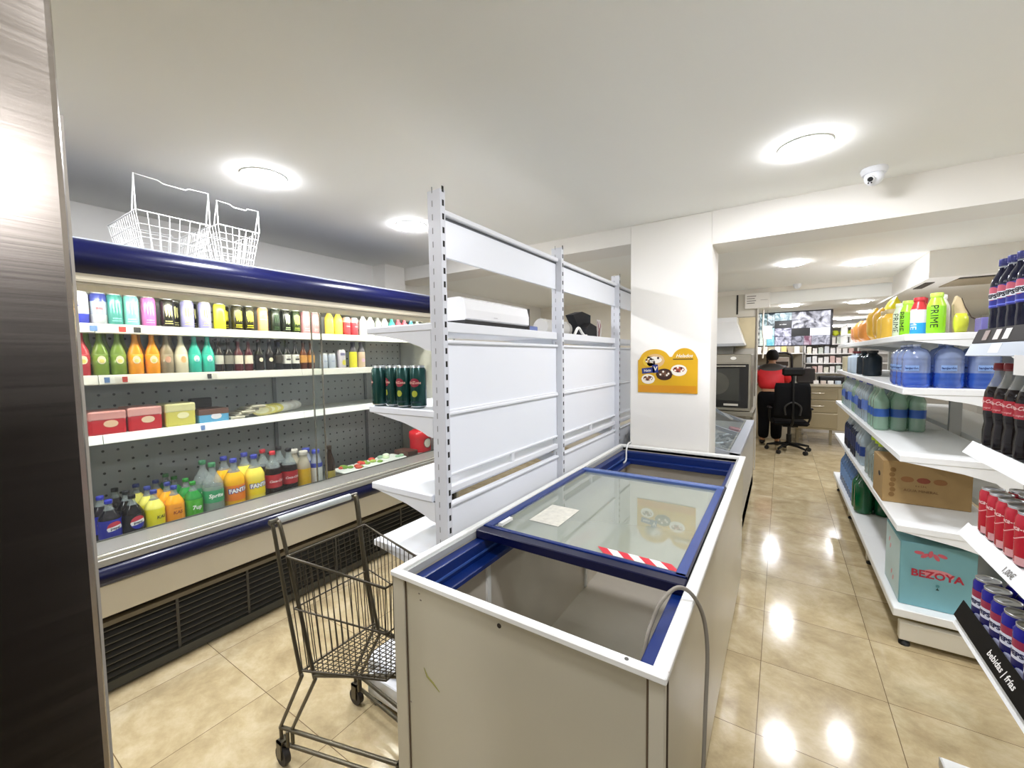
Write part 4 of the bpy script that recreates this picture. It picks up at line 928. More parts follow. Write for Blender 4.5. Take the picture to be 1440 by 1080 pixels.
# ------------------------------------------------------------------ right-hand shelving, far unit
AISLE = -PI / 2    # goods facing the right aisle (towards -X)
SH = M('#eef0ee', .4, 0, .015, 4); SHD = M('#d3d3cd', .45)
o = thing('shelving_unit', 'white double-sided shelving of water and drinks along the right aisle', 'shelving', (.98, 4.4, 0), world=True)
UY0, UY1, UX = 2.87, 5.95, .525
for py in (2.93, 3.94, 4.95, 5.93): MB().box(.955, 1.015, py - .015, py + .015, 0, 1.78, M('#c9c9c4', .45), .002).build('post', o)
for a, b in ((2.945, 3.925), (3.955, 4.935), (4.965, 5.915)):
    MB().box(.98, .99, a, b, .22, .60, SHD).build('back_panel', o); MB().box(.98, .99, a, b, 1.40, 1.60, SHD).build('back_panel', o)
    for zt in (.65, 1.02, 1.37, 1.645):
        y0 = a - .07 if a < 3 else a - .015; y1 = b + .015
        MB().box(UX, .955, y0, y1, zt - .035, zt, SH, .003).build('shelf', o); MB().box(1.015, 1.43, y0, y1, zt - .035, zt, SH, .003).build('shelf', o)
        if a < 3 or True:
            prof = [(UX + .02, zt - .035), (.954, zt - .035), (.954, zt - .15), (.92, zt - .145), (.87, zt - .10), (.76, zt - .07)]
            MB().prism(prof, 'Y', y0 + .002, y0 + .007, SH).build('bracket', o)
    MB().box(UX + .0, 1.45, (a - .07 if a < 3 else a - .015), b + .015, .155, .20, SH, .004).build('base_deck', o)
for py in (2.93, 3.94, 4.95, 5.9):
    MB().box(UX + .03, 1.42, py - .045, py - .005, .03, .125, M('#d9d5c6', .45), .003).build('base_leg', o)
    for x in (UX + .055, 1.38): MB().lathe([(.024, 0), (.024, .014), (.009, .02), (.009, .035)], BLACK, 10, c=(x, py - .025, 0)).build('foot', o)

GP = 'sports drink bottles on the top right shelf'
def sport(body, capc, shoulderc=None, word='#1a1a18', lower=None):
    o = thing('drink_bottle', 'x', 'bottle')
    r, h = .0355, .203
    m = M(body, .3, 0, .04, 15); sc = M(shoulderc or body, .3); lo = M(lower or body, .3)
    MB().lathe([(r * .9, 0, lo), (r, .006, lo), (r, .065, m), (r, .135, sc), (r * .97, .142, sc), (r * .62, .178, sc), (r * .60, .181)], m, 22).build('body', o)
    MB().lathe([(r * .66, .180), (r * .70, .184), (r * .70, h - .002), (r * .64, h)], M(capc, .4), 18).build('cap', o)
    if word: MB().wrap(shift(text('PRIME', .042, 0, 0, 1.05), 0, 0, -PI / 2), r, .085, M(word, .4)).build('lettering', o)
    return o
s1 = sport('#8fd41f', '#c6ee5c', '#b4e63f'); s2 = sport('#eceaf0', '#c8323a', '#d33b3e', '#eceaf0', '#2fa3e6'); s3 = sport('#d9e6c4', '#e6efd4', None, '#31362a')
place(s1, (.650, 2.945, 1.646), -.45, 'lime green sports bottle with big black upright lettering, nearest on the top right shelf', GP)
place(s2, (.622, 3.12, 1.646), -.9, 'red, white and blue sports bottle on the top right shelf', GP)
place(s1, (.605, 3.27, 1.646), -1.1, 'lime green sports bottle behind the red white and blue one', GP)
place(s3, (.600, 3.42, 1.646), -.9, 'pale green sports bottle with dark lettering left of the lime ones', GP)
s4 = sport('#f1f0ec', '#f4f4f0', None, None)
place(s4, (.69, 3.06, 1.646), 0, 'plain white sports bottle half hidden behind the nearest lime bottle', GP)
GJ = 'yellow jars on the top right shelf'
def jar(body, capc, h=.19, r=.055): return bottle(h, r, body, capc, None, None, .97, M(body, .3), .55, .66, 0, 18, .13)
j1 = jar('#e8bd4a', '#cbb98a'); j2 = jar('#dba63a', '#b3202c', .24, .042)
for k, (x, y, p, d) in enumerate(((.60, 3.66, j1, 'yellow jar nearest to the pale green sports bottle'), (.60, 3.80, j1, 'yellow jar second from the pale green sports bottle'), (.72, 3.56, j2, 'tall yellow bottle with red cap behind the first yellow jar'), (.72, 3.72, j2, 'tall yellow bottle with red cap behind the second yellow jar'), (.72, 3.90, j2, 'tall yellow bottle with red cap farther behind the jars'))):
    place(p, (x, y, 1.646), AISLE, d, GJ)
def pouch(x, y, z, w, d_, h, col, label, group, rz=0., cat='bag', name='snack_bag'):
    b = MB(); n = 10
    prof = []
    for k in range(n + 1):
        t_ = k / n; prof.append((t_, (1 - abs(2 * t_ - 1) ** 3)))
    vs = []; fs = []
    for k, (t_, q) in enumerate(prof):
        for i in range(12):
            a = 2 * PI * i / 12; vs.append((w / 2 * (.78 + .22 * q) * math.copysign(abs(math.cos(a)) ** .6, math.cos(a)), d_ / 2 * max(q, .08) * math.sin(a) * (1 + .12 * math.sin(5 * t_ + i)), h * t_))
    for k in range(n):
        for i in range(12): i2 = (i + 1) % 12; fs.append((k * 12 + i, k * 12 + i2, (k + 1) * 12 + i2, (k + 1) * 12 + i))
    fs.append(tuple(range(11, -1, -1))); fs.append(tuple(n * 12 + i for i in range(12)))
    b.add(vs, fs, M(col, .3, 0, .12, 18), True); b.turn(rz); b.move((x, y, z))
    return tag(b.build(name), label, cat, group)
GB = 'snack bags on the top right shelf'
pouch(.60, 4.02, 1.646, .17, .10, .23, '#e3b23c', 'golden snack bag right behind the yellow jars', GB, PI / 2)
pouch(.60, 4.25, 1.646, .18, .11, .25, '#e9b93c', 'golden snack bag left of the first golden bag', GB, PI / 2)
pouch(.585, 4.52, 1.646, .20, .12, .18, '#e59a4c', 'low orange snack bag in front of the bright yellow bag', GB, PI / 2)
pouch(.735, 4.45, 1.646, .30, .12, .34, '#ece31e', 'bright yellow bag standing behind the orange bags', GB, PI / 2)
pouch(.585, 4.80, 1.646, .20, .12, .19, '#e8a254', 'orange snack bag left of the bright yellow bag', GB, PI / 2)
pouch(.60, 5.08, 1.646, .20, .12, .19, '#d98f62', 'dull orange snack bag beside the wire basket', GB, PI / 2)
o = thing('wire_basket', 'small white wire basket at the far end of the top right shelf', 'basket', (.65, 5.55, 1.646), world=True)
b = MB(); WW = M('#efefe8', .35)
for z in (1.65, 1.74, 1.84): b.tube([(.54, 5.3, z), (.76, 5.3, z), (.76, 5.8, z), (.54, 5.8, z), (.54, 5.3, z)], .005, WW, 6)
for k in range(13): b.tube([(.54, 5.3 + .5 * k / 12, 1.65), (.54, 5.3 + .5 * k / 12, 1.84)], .004, WW, 5)
for k in range(7): b.tube([(.54 + .22 * k / 6, 5.3, 1.65), (.54 + .22 * k / 6, 5.3, 1.84)], .004, WW, 5)
b.build('wire_body', o)
# odds and ends at the near end of the top shelf
pouch(.735, 2.93, 1.646, .055, .04, .095, '#c9cf3a', 'small lime pouch right of the white bottle on the top right shelf', None, .3, 'bag', 'pouch')
t = MB().prism([(-.06, 0), (.05, 0), (.045, .12), (-.01, .20), (-.05, .22), (-.075, .17)], 'Y', -.03, .03, M('#d8c29a', .6, 0, .08, 15)); t.tube([(-.012, -.03, .205), (.02, -.033, .15), (.075, -.033, .09), (.12, -.03, .075)], .004, M('#4a3a30', .6), 6); t.v = [(a_ * .42, b_ * .6, c_ * .85) for a_, b_, c_ in t.v]; t.move((.752, 3.0, 1.646)); tag(t.build('paper_bag'), 'creased beige paper bag with a dark strap on the top right shelf', 'bag')
tag(MB().box(.785, .825, 2.86, 2.94, 1.646, 1.712, M('#6d68a8', .4), .003).build('flat_carton'), 'purple box standing at the near end of the top right shelf', 'box')
for k in range(4):
    tag(MB().obox((.895, 2.855, 1.652 + .018 * k), (.12, .09, .014), .04 * k - .05, M(['#e9eaee', '#8f9bc4', '#f2f1ec', '#d9dbe0'][k], .5), 0, .003).build('leaflet_stack'), 'thin pack of leaflets, %s from the bottom of the pile beside the purple box' % ORD[k], 'leaflets', 'leaflet packs on the top right shelf')
t = MB().obox((.91, 2.86, 1.7215), (.10, .03, .014), .2, BLACK, 0, .004); tag(t.build('stapler'), 'small black gadget lying on the leaflet pile', 'gadget')

# second shelf: big blue water jugs
WB = clear('#7ea6f0', .55, .04, '#4a7ad8', 1.0); WB2 = clear('#c3d3f2', .62, .04, '#b4c7ea', 1.0)
def jug():
    o = thing('water_jug', 'x', 'water jug')
    r, h = .0565, .222
    MB().lathe([(r * .85, 0, WB), (r * .98, .008, WB), (r, .02, WB), (r, .034, WB), (r * .965, .040, WB), (r, .047, WB), (r, .062, WB), (r * .965, .068, WB), (r, .075, WB2), (r * .975, .082, WB2), (r * .975, .125, WB2), (r, .132, WB2), (r * .965, .139, WB2), (r, .146, WB2), (r, .154, WB2), (r * .93, .172, WB2), (r * .74, .192, WB2), (r * .40, .203, WB2), (r * .26, .206, WB2), (r * .25, .214)], WB, 24).build('body', o)
    MB().lathe([(r * .28, .212), (r * .28, h)], M('#dfe8f6', .4), 12).build('cap', o)
    MB().wrap(patch(-.028, .028, -.014, .014, 6), r, .10, M('#8fb0e2', .3)).wrap(text('lanjarón', .016, .03), r, .10, M('#1e3570', .4), 0, .0014).wrap(patch(-.026, .026, -.0105, -.0095, 5), r, .10, M('#1e3570', .4), 0, .0013).wrap(patch(-.026, .026, .0095, .0105, 5), r, .10, M('#1e3570', .4), 0, .0013).build('embossed_label', o)
    return o
jg = jug()
for x, y, rz, d in ((.585, 2.945, -.5, 'blue water jug at the near corner of the second right shelf'), (.585, 3.062, -1.1, 'blue water jug left of the corner jug'), (.585, 3.179, -1.3, 'blue water jug third along the aisle edge from the corner jug'), (.705, 2.945, -.2, 'blue water jug right of the corner jug on the near edge'), (.827, 2.945, -.1, 'blue water jug at the right end of the near edge'), (.705, 3.065, -.4, 'blue water jug in the second rank behind the near edge'), (.827, 3.065, -.4, 'blue water jug in the second rank at the right, near the post')):
    place(jg, (x, y, 1.371), rz, d, 'blue water jugs on the second right shelf')
place(jg, (.60, 3.30, 1.371), -1.2, 'blue water jug farthest along the aisle edge of the second right shelf', 'blue water jugs on the second right shelf')
MW = M('#d9e2e8', .35, 0, .1, 12)
k1 = bottle(.20, .075, '#b9c9d6', '#8f2a34', None, None, .9, MW, .45, .70, 0, 16, .08); k2 = bottle(.20, .06, '#1f2a33', '#23262b', None, None, .95, M('#27323c', .3), .5, .7, 0, 16, .08)
place(k1, (.60, 4.85, 1.371), AISLE, 'pale milky jug with dark red cap far along the second right shelf', 'jugs far along the second right shelf')
place(k2, (.60, 4.60, 1.371), AISLE, 'dark blue black jug right of the pale milky jug', 'jugs far along the second right shelf')
place(k1, (.60, 5.05, 1.371), AISLE, 'pale milky jug left of the first one, second right shelf', 'jugs far along the second right shelf')
place(k2, (.60, 4.30, 1.371), AISLE, 'dark jug between the dark one and the water jugs', 'jugs far along the second right shelf')
tag(MB().box(.54, .75, 5.25, 5.6, 1.371, 1.52, M('#cfc6a4', .5, 0, .05, 10), .004).build('carton_box'), 'beige carton at the far end of the second right shelf', 'box')

# third shelf: water bottles
WG = clear('#dcefe2', .58, .04, '#b9d8c4', 1.0); WC = clear('#e9f3f6', .6, .04, '#d3e0e6', 1.0)
w1 = bottle(.305, .044, WG, '#e6ece8', ('#2f5aa6', .30, .48), None, .97, WG, .32, .62, .08, 18, .05, ribs=14)
w2 = bottle(.305, .044, WC, '#4b55b8', ('#5a78c4', .30, .55), None, .97, WC, .32, .62, .05, 18, .05, ribs=12)
w3 = bottle(.305, .044, WC, '#dfe9ec', ('#1f3a7a', .25, .5), None, .97, WC, .32, .62, .05, 18, .05, ribs=12)
GW = 'small water bottles on the third right shelf'
for i in range(3):
    for q in range(3):
        place(w1, (.585 + .092 * q, (3.79, 3.885, 3.995)[i], 1.021), AISLE + .3, 'greenish water bottle with blue band, %s rank from the near side, %s from the aisle' % (ORD[i], ORD[q]), GW)
for i in range(15):
    p = (w2, w3, w2, w1)[i // 2 % 4]
    d = {w2.name: 'clear water bottle with light blue label', w3.name: 'clear water bottle with navy label', w1.name: 'greenish water bottle with blue band'}[p.name]
    for q in range(2):
        place(p, (.585 + .095 * q, 4.18 + .095 * i + (.068 if i > 7 else 0), 1.021), AISLE, '%s, third right shelf, %s past the block, %s rank' % (d, ORD[i], ('front', 'back')[q]), GW)
# dim goods on the far side, seen past the post
for k, (y, c, d) in enumerate(((3.25, '#8f8038', 'olive'), (3.45, '#b9a98a', 'beige'), (3.65, '#6d5a3c', 'brown'))):
    pouch(1.15, y, 1.021, .18, .10, .20, c, d + ' packet on the far side of the right shelving, seen past its post', 'packets on the far side', PI / 2, 'packet', 'food_packet')

# fourth shelf: big clear bottles with lime caps, then dark ones; cardboard box
w4 = bottle(.285, .058, clear('#d8e2dc', .55, .05, '#a9b4ac', .7), '#b9d31f', None, None, .97, clear('#d8e2dc', .6, .05, '#b4beb6', .7), .36, .62, .0, 20, .09, ribs=12)
GL = 'large bottles on the fourth right shelf'
for k, (x, y) in enumerate(((.598, 3.755), (.598, 3.873), (.72, 3.755), (.72, 3.873), (.598, 4.02))):
    place(w4, (x, y, .651), AISLE, 'large clear bottle with lime cap, %s, fourth right shelf' % ('nearest on the aisle side', 'second on the aisle side', 'nearest in the back rank', 'second in the back rank', 'farthest on the aisle side')[k], GL)
w5 = bottle(.315, .046, '#1b2438', '#c9ccd6', ('#222c52', .25, .6), None, .7, WC, .32, .62, .0, 16, .05)
for i in range(9):
    p = (w3, w5)[i > 2]
    for q in range(2):
        place(p, (.585 + .098 * q, 4.30 + .10 * i + (.11 if i > 5 else 0), .651), AISLE, '%s bottle, %s beyond the lime capped ones, %s rank, fourth right shelf' % (('clear water', 'dark navy')[i > 2], ORD[i], ('front', 'back')[q]), GL)
CB = M('#9c7f50', .7, 0, .05, 14)
o = thing('cardboard_box', 'brown cardboard box with dark hand hole under the empty right shelf', 'box', (.72, 3.45, .651), world=True)
MB().box(.53, .91, 3.30, 3.60, .651, .902, CB, .003).build('box_body', o)
h = MB(); h.prism([(3.40 + .022 * math.cos(a * PI / 4) * 1.3, .80 + .016 * math.sin(a * PI / 4)) for a in range(8)], 'X', .5285, .5305, M('#20160c', .9)); h.build('hand_hole', o)
p = MB(); INK = M('#6d4a26', .7)
for k in range(3): p.flat(disc(.03, -.06 + .07 * k, .0, 10, .55), (.70, 3.2985, .80), (1, 0, 0), (0, 0, 1), M('#8c5f34' if k != 1 else '#84422c', .7))
p.flat(text('AGUA MINERAL', .021, 0), (.70, 3.298, .735), (1, 0, 0), (0, 0, 1), INK); p.flat(text('6 x 1,5 L', .014, .01), (.70, 3.298, .765), (1, 0, 0), (0, 0, 1), INK)
for k in range(6): p.flat(disc(.014, .0, .0, 8), (.572 + .004 * (k % 2), 3.2985, .70 + .03 * k), (1, 0, 0), (0, 0, 1), M('#7a5a2c', .7))
p.build('printing', o)
p = MB(); p.box(.715, .725, 3.2992, 3.60, .9015, .9028, M('#c9b58a', .4)); p.build('tape_strip', o)

# base deck: green bottles, blue packs, pale blue carton
w6 = bottle(.34, .062, M('#0d5a34', .15, 0, .2, 12, .5, .4), '#1b4a30', None, None, .97, M('#0f6a3e', .12, 0, .15, 12), .36, .64, 0, 18, .08)
GD2 = 'bottles on the base deck of the right shelving'
for k, (x, y) in enumerate(((.605, 4.50), (.735, 4.50), (.605, 4.64), (.735, 4.64))):
    place(w6, (x, y, .201), AISLE, 'big dark green bottle on the base deck, %s' % ('nearest on the aisle side', 'nearest behind the aisle side', 'second on the aisle side', 'second behind the aisle side')[k], GD2)
w7 = bottle(.33, .05, clear('#7fa8d8', .4, .05, '#6f97c9', .7), '#dfe6f0', ('#6f9bd6', .25, .6), None, .97, WC, .34, .62, 0, 16, .05)
for i in range(8):
    for q in range(2): place(w7, (.60 + .108 * q, 4.80 + .108 * i + (.05 if i else 0) * 0, .201), AISLE, 'blue tinted water bottle, %s beyond the green ones on the base deck, %s rank' % (ORD[i], ('front', 'back')[q]), GD2)
CYN = M('#78adb6', .55, 0, .03, 10); CYL = M('#c6dfe2', .55, 0, .03, 10); PK = M('#d0606e', .6)
o = thing('cardboard_box', 'pale blue cardboard box with red lettering on the lowest right shelf', 'box', (.70, 3.1, .201), world=True)
b = MB().box(.558, .845, 2.945, 3.30, .201, .545, CYN, .003); b.build('box_body', o)
MB().box(.5565, .5585, 2.955, 3.29, .21, .535, CYL).build('side_panel', o)
p = MB(); u, v = (1, 0, 0), (0, 0, 1)
p.flat(disc(.06, 0, 0, 14, .42), (.705, 2.9435, .395), u, v, M('#d98f96', .6)); p.flat(disc(.045, 0, 0, 14, .5), (.72, 2.9433, .372), u, v, M('#79b0b8', .6))
p.flat(text('BEZOYA', .052, .03), (.70, 2.9425, .385), u, v, M('#b3283e', .6))
p.build('lettering', o); p = MB()
for k in range(5): p.flat(shift(disc(.02, 0, 0, 8, .45), 0, 0, k * .7), (.63 + .022 * k, 2.943, .497 - .012 * (k % 2)), u, v, PK)
p.build('leaf_print', o); p = MB()
p.flat(([(-.007, 0), (.007, 0), (0, .014)], [(0, 1, 2)]), (.705, 2.943, .312), u, v, M('#27433f', .6)); p.flat(disc(.008), (.705, 2.943, .335), u, v, M('#4f8a90', .6))
p.build('drop_print', o); p = MB()
for k, (y, z) in enumerate(((3.2, .46), (3.17, .43), (3.12, .30), (3.08, .28))): p.flat(shift(disc(.022, 0, 0, 8, .5), 0, 0, .8), (.556, y, z), (0, -1, 0), v, M('#dba9ae', .6))
p.build('side_print', o)

# ------------------------------------------------------------------ right-hand shelving, near unit
o = thing('shelving_unit', 'white shelving of cola bottles and cans close by at the right', 'shelving', (.76, .9, 0), world=True)
NX, NY1, NY0 = .530, 1.985, .55
for py in (NY1 - .02, NY1 - 1.0): MB().box(.955, 1.015, py - .015, py + .015, 0, 1.9, M('#d0d0cc', .45), .002).build('post', o)
MB().box(.98, .99, NY0, NY1 - .04, .2, 1.88, SHD).build('back_panel', o)
for zt in (1.60, 1.245, .965, .645):
    MB().box(NX + .012, .955, NY0, NY1, zt - .03, zt, SH, .002).build('shelf', o)
    if zt < 1.5:
        MB().prism([(NX + .012, zt + .008), (NX - .012, zt - .032), (NX - .004, zt - .036), (NX + .012, zt - .03)], 'Y', NY0, NY1 + .004, SH).build('price_rail', o)
        MB().prism([(NX + .03, zt - .03), (.954, zt - .03), (.954, zt - .15), (.92, zt - .145), (.87, zt - .10), (.76, zt - .07)], 'Y', NY1 - .008, NY1 - .003, SH).build('bracket', o)
r_ = MB().prism([(NX + .014, 1.618), (NX + .010, 1.622), (NX - .004, 1.578), (NX, 1.574)], 'Y', NY0, NY1, M('#1a1614', .55, 0, 0, 8, .25)); r_.build('price_rail', o, 'black strip with small price cards')
r_ = MB().prism([(NX, 1.574), (NX - .004, 1.576), (NX - .018, 1.538), (NX - .008, 1.536)], 'Y', NY0, NY1 + .003, M('#b9c2cb', .35)); r_.build('price_rail', o, 'grey price rail below the black strip')
for y, cc in ((1.90, '#8d7d76'), (1.82, '#d9cfca'), (1.755, '#efece6')):
    MB().prism([(NX - .0015, 1.586), (NX - .0025, 1.586), (NX + .0065, 1.616), (NX + .0075, 1.616)], 'Y', y - .022, y + .014, M(cc, .4)).build('price_card', o)
MB().prism([(NX - .014, 1.546), (NX - .015, 1.546), (NX - .006, 1.574), (NX - .005, 1.574)], 'Y', 1.75, 1.82, M('#e3e6e9', .4)).build('price_card', o)
MB().prism([(NX - .018, 1.488), (NX - .017, 1.488), (NX - .017, 1.540), (NX - .018, 1.540)], 'Y', 1.575, 1.635, M('#f3f2ee', .4)).build('price_card', o)
c = MB().flat(text('1,00€', .026, .01), (NX - .0034, 1.64, .950), (0, -1, 0), (.5, 0, .87), M('#6d6a66', .5)); c.build('price_lettering', o)
b = MB(); b.prism([(NX + .0105, .700), (NX + .0125, .700), (NX - .009, .642), (NX - .011, .642)], 'Y', NY0, NY1 + .004, M('#0b0908', .6, 0, 0, 8, .2)); b.build('display_strip', o, 'black strip with white lettering')
c = MB()
for k in range(3): c.flat(text('bebidas | frías', .030, .02, .25), (NX - .0015, 1.655 - .42 * k, .669), (0, -1, 0), (.35, 0, .94), M('#f2f0ec', .4))
c.build('strip_lettering', o)
b = MB(); b.box(.485, 1.0, NY0, 1.915, .12, .165, SH, .004); b.box(.4835, .487, NY0, 1.915, .13, .162, M('#b9b9b4', .4)); b.build('base_deck', o)
b = MB(); b.box(.50, .98, 1.84, 1.88, .03, .12, M('#d9d5c6', .45)); b.build('base_leg', o)
for y in (1.86, .75): MB().lathe([(.024, 0), (.024, .014), (.009, .02), (.009, .035)], BLACK, 10, c=(.53, y, 0)).build('foot', o)
tag(MB().box(.60, .80, 1.55, 1.87, .166, .205, M('#a03a22', .4, 0, .08, 20), .006).build('flat_pack'), 'flat red pack lying on the base deck at the lower right corner', 'packet')

# dark blue cola bottles, top shelf
q1 = bottle(.236, .0285, '#101228', '#20266f', ('#20248c', .36, .64), lambda g, r, h: (g.wrap(disc(.021, 0, .004, 12), r, h * .53, M('#c4586a', .35)), g.wrap(patch(-.0285, .0285, -.010, .010, 8), r, h * .51, M('#eef0f4', .35), 0, .0013), g.wrap(text('PEPSI', .017, .05), r, h * .51, M('#20242c', .35), 0, .002), g.wrap(patch(-.024, .024, -.031, -.027, 6), r, h * .51, M('#6a78e0', .35))), .86, clear('#e9eef2', .6, .04, '#d9dfe6', .7), .40, .66, .06, 20, .075)
GQ = 'dark blue cola bottles on the top shelf at the right'
for k in range(6):
    place(q1, (.575, 1.932 - .0592 * k, 1.601), AISLE + .35, 'dark cola bottle with blue cap, %s of the front rank from the shelf end' % ORD[k], GQ)
for k in range(3):
    place(q1, (.636, 1.945 - .0592 * k, 1.601), AISLE + .35, 'dark cola bottle with blue cap, %s of the back rank from the shelf end' % ORD[k], GQ)
# red-capped cola bottles
q2 = bottle(.268, .0345, '#140b09', '#8c1822', ('#b01f30', .44, .60), lambda g, r, h: (g.wrap(shift(text('Coca-Cola', .0155, .03, .35), 0, .005), r, h * .53, M('#efc9c4', .35), 0, .0013), g.wrap(text('sabor original', .007, .01), r, h * .475, M('#efc9c4', .35), 0, .0013)), .72, clear('#eef0ee', .66, .04, '#d9dcda', .8), .42, .60, .10, 22, .07)
GC = 'red labelled cola bottles on the right shelf'
for k in range(5):
    place(q2, (.5785, 1.925 - .0715 * k, 1.246), AISLE + .2, 'red labelled dark cola bottle, %s of the front rank from the shelf end' % ORD[k], GC)
for k in range(4):
    place(q2, (.6505, 1.93 - .0715 * k, 1.246), AISLE + .2, 'red labelled dark cola bottle, %s of the back rank from the shelf end' % ORD[k], GC)
# slim red cans
q3 = can('#c01f33', .150, .0292, lambda g, r, h: (g.wrap(shift(text('Coca-Cola', .018, .02, .35), 0, 0, .0), r, h * .70, M('#f3d5d2', .35), 0, .0013), g.wrap(patch(-.035, .035, lambda x: .01 * math.sin(x * 60) - .002, lambda x: .01 * math.sin(x * 60) + .001, 12), r, h * .55, M('#e9a9a9', .35)), g.wrap(patch(-.010, .014, .006, .028, 4), r, 0, M('#d9a4a4', .4))), .05, 22)
GR3 = 'slim red cans on the right shelf'
for k in range(5):
    place(q3, (.573, 1.915 - .0612 * k, .966), AISLE + .78 - .06 * k, 'slim red cola can, %s of the front rank from the shelf end' % ORD[k], GR3)
for k in range(5):
    place(q3, (.634, 1.92 - .0612 * k, .966), AISLE + .75, 'slim red cola can, %s of the second rank from the shelf end' % ORD[k], GR3)
for k in range(3):
    place(q3, (.695, 1.91 - .0612 * k, .966), AISLE, 'slim red cola can, %s of the third rank from the shelf end' % ORD[k], GR3)
# blue cola cans
q4 = can('#20208f', .168, .0335, lambda g, r, h: (g.wrap(patch(-.020, .020, .022, .045, 8), r, h * .50, M('#9a2f4c', .35)), g.wrap(patch(-.020, .020, -.010, .022, 8), r, h * .50, M('#dfe2ee', .35)), g.wrap(text('PEPSI', .018, .05), r, h * .535, M('#17184a', .35), 0, .0014), g.wrap(patch(-.020, .020, -.03, -.010, 8), r, h * .50, M('#14145a', .35)), g.wrap(shift(disc(.012, .008, -.045, 9, 1.4), 0, 0), r, h * .5, M('#c9cde6', .35))), .05, 22)
GB4 = 'blue cola cans on the low right shelf'
for k in range(6):
    place(q4, (.577, 1.925 - .0705 * k, .646), AISLE + .45, 'blue cola can, %s of the front rank from the shelf end' % ORD[k], GB4)
for k in range(5):
    place(q4, (.648, 1.925 - .0705 * k, .646), AISLE + .45, 'blue cola can, %s of the second rank from the shelf end' % ORD[k], GB4)

# ------------------------------------------------------------------ curved glass display freezer behind the pillar
o = thing('display_freezer', 'white display freezer with curved glass top beyond the pillar', 'freezer', (-.7, 4.45, 0), world=True)
DX0, DX1, DY0, DY1 = -1.04, -.25, 3.52, 5.40
b = MB()
b.box(DX0, DX1, DY0, DY0 + .05, .08, .78, M('#d9d8d2', .4, 0, .03, 5)); b.box(DX0, DX1, DY1 - .05, DY1, .08, .78, SHD); b.box(DX0, DX0 + .05, DY0, DY1, .08, .78, SHD); b.box(DX1 - .05, DX1, DY0, DY1, .08, .78, M('#cfcec8', .35, .1, .03, 5)); b.box(DX0, DX1, DY0, DY1, .08, .2, SHD)
b.build('body', o)
MB().box(DX0 + .02, DX1 - .03, DY0 + .03, DY1 - .03, 0, .08, DARK).build('plinth', o)
arc = [(DX1, .80)] + [(-.25 - .40 * math.sin(k / 8 * PI / 2) ** 1.0, .80 + .152 * (1 - math.cos(k / 8 * PI / 2)) ** .65) for k in range(1, 9)] + [(DX0, .96)]
rl = MB(); FRM = M('#aeb4bd', .35, .3)
rl.box(DX1 - .075, DX1 + .004, DY0, DY1, .765, .812, M('#c3c8d0', .3, .2), .006)
rl.box(DX0, DX0 + .04, DY0, DY1, .76, .97, FRM)
rl.build('edge_rail', o)
for y in (DY0, DY1 - .03, (DY0 + DY1) / 2 - .015):
    f = MB(); inner = [(u - .0, v - .035) for u, v in arc][::-1]
    for (a, c), (d_, e) in zip(zip(arc[:-1], arc[1:]), zip([(u, v - .035) for u, v in arc[:-1]], [(u, v - .035) for u, v in arc[1:]])):
        f.prism([a, c, e, d_], 'Y', y, y + .03, FRM)
    f.build('glass_frame', o)
f = MB(); f.prism([(DX0, .77)] + [(DX1 - .002, .77)] + [(u, v - .02) for u, v in arc], 'Y', DY0 + .002, DY0 + .008, clear('#e9eeee', .7, .03, '#c9cecc', .6)); f.build('end_glass', o)
g = MB()
for (a, c) in zip(arc[:-1], arc[1:]): g.add([(a[0], DY0 + .01, a[1]), (c[0], DY0 + .01, c[1]), (c[0], DY1 - .01, c[1]), (a[0], DY1 - .01, a[1])], [(3, 2, 1, 0)], clear('#eef3f2', .86, .03, '#d5dad8', .6), True)
g.build('curved_glass', o)
MB().box(DX0 + .05, DX1 - .05, DY0 + .05, DY1 - .05, .2, .64, M('#d9dcdc', .5, 0, .15, 30)).build('basket_floor', o)
for k in range(26):
    x, y = random.uniform(DX0 + .4, DX1 - .11), DY0 + .18 + 1.45 * (k / 26) ; 
    b = MB().obox((0, 0, 0), (random.uniform(.10, .15), random.uniform(.045, .06), .035), 0, M(random.choice(['#b9bec2', '#d8dadb', '#8e9598', '#c9cdd0', '#a7adb0', '#e3e5e6']), .25, .4, .2, 60), 0, .01)
    q = b.build('frozen_pack'); q.location = (x, y, .685); q.rotation_euler = (random.uniform(-.4, .4), random.uniform(-.4, .4), random.uniform(0, 3))
    tag(q, 'silvery frozen pack heaped under the curved freezer glass', 'packet', 'frozen packs under the curved glass')
t = MB().box(-.06, .06, -.05, .05, 0, .05, M('#d98a90', .4, 0, .1, 20), .012); q = t.build('frozen_pack'); q.location = (-.42, 5.15, .70); q.rotation_euler = (0, .2, .3); tag(q, 'pink frozen pack at the far end of the curved glass freezer', 'packet')

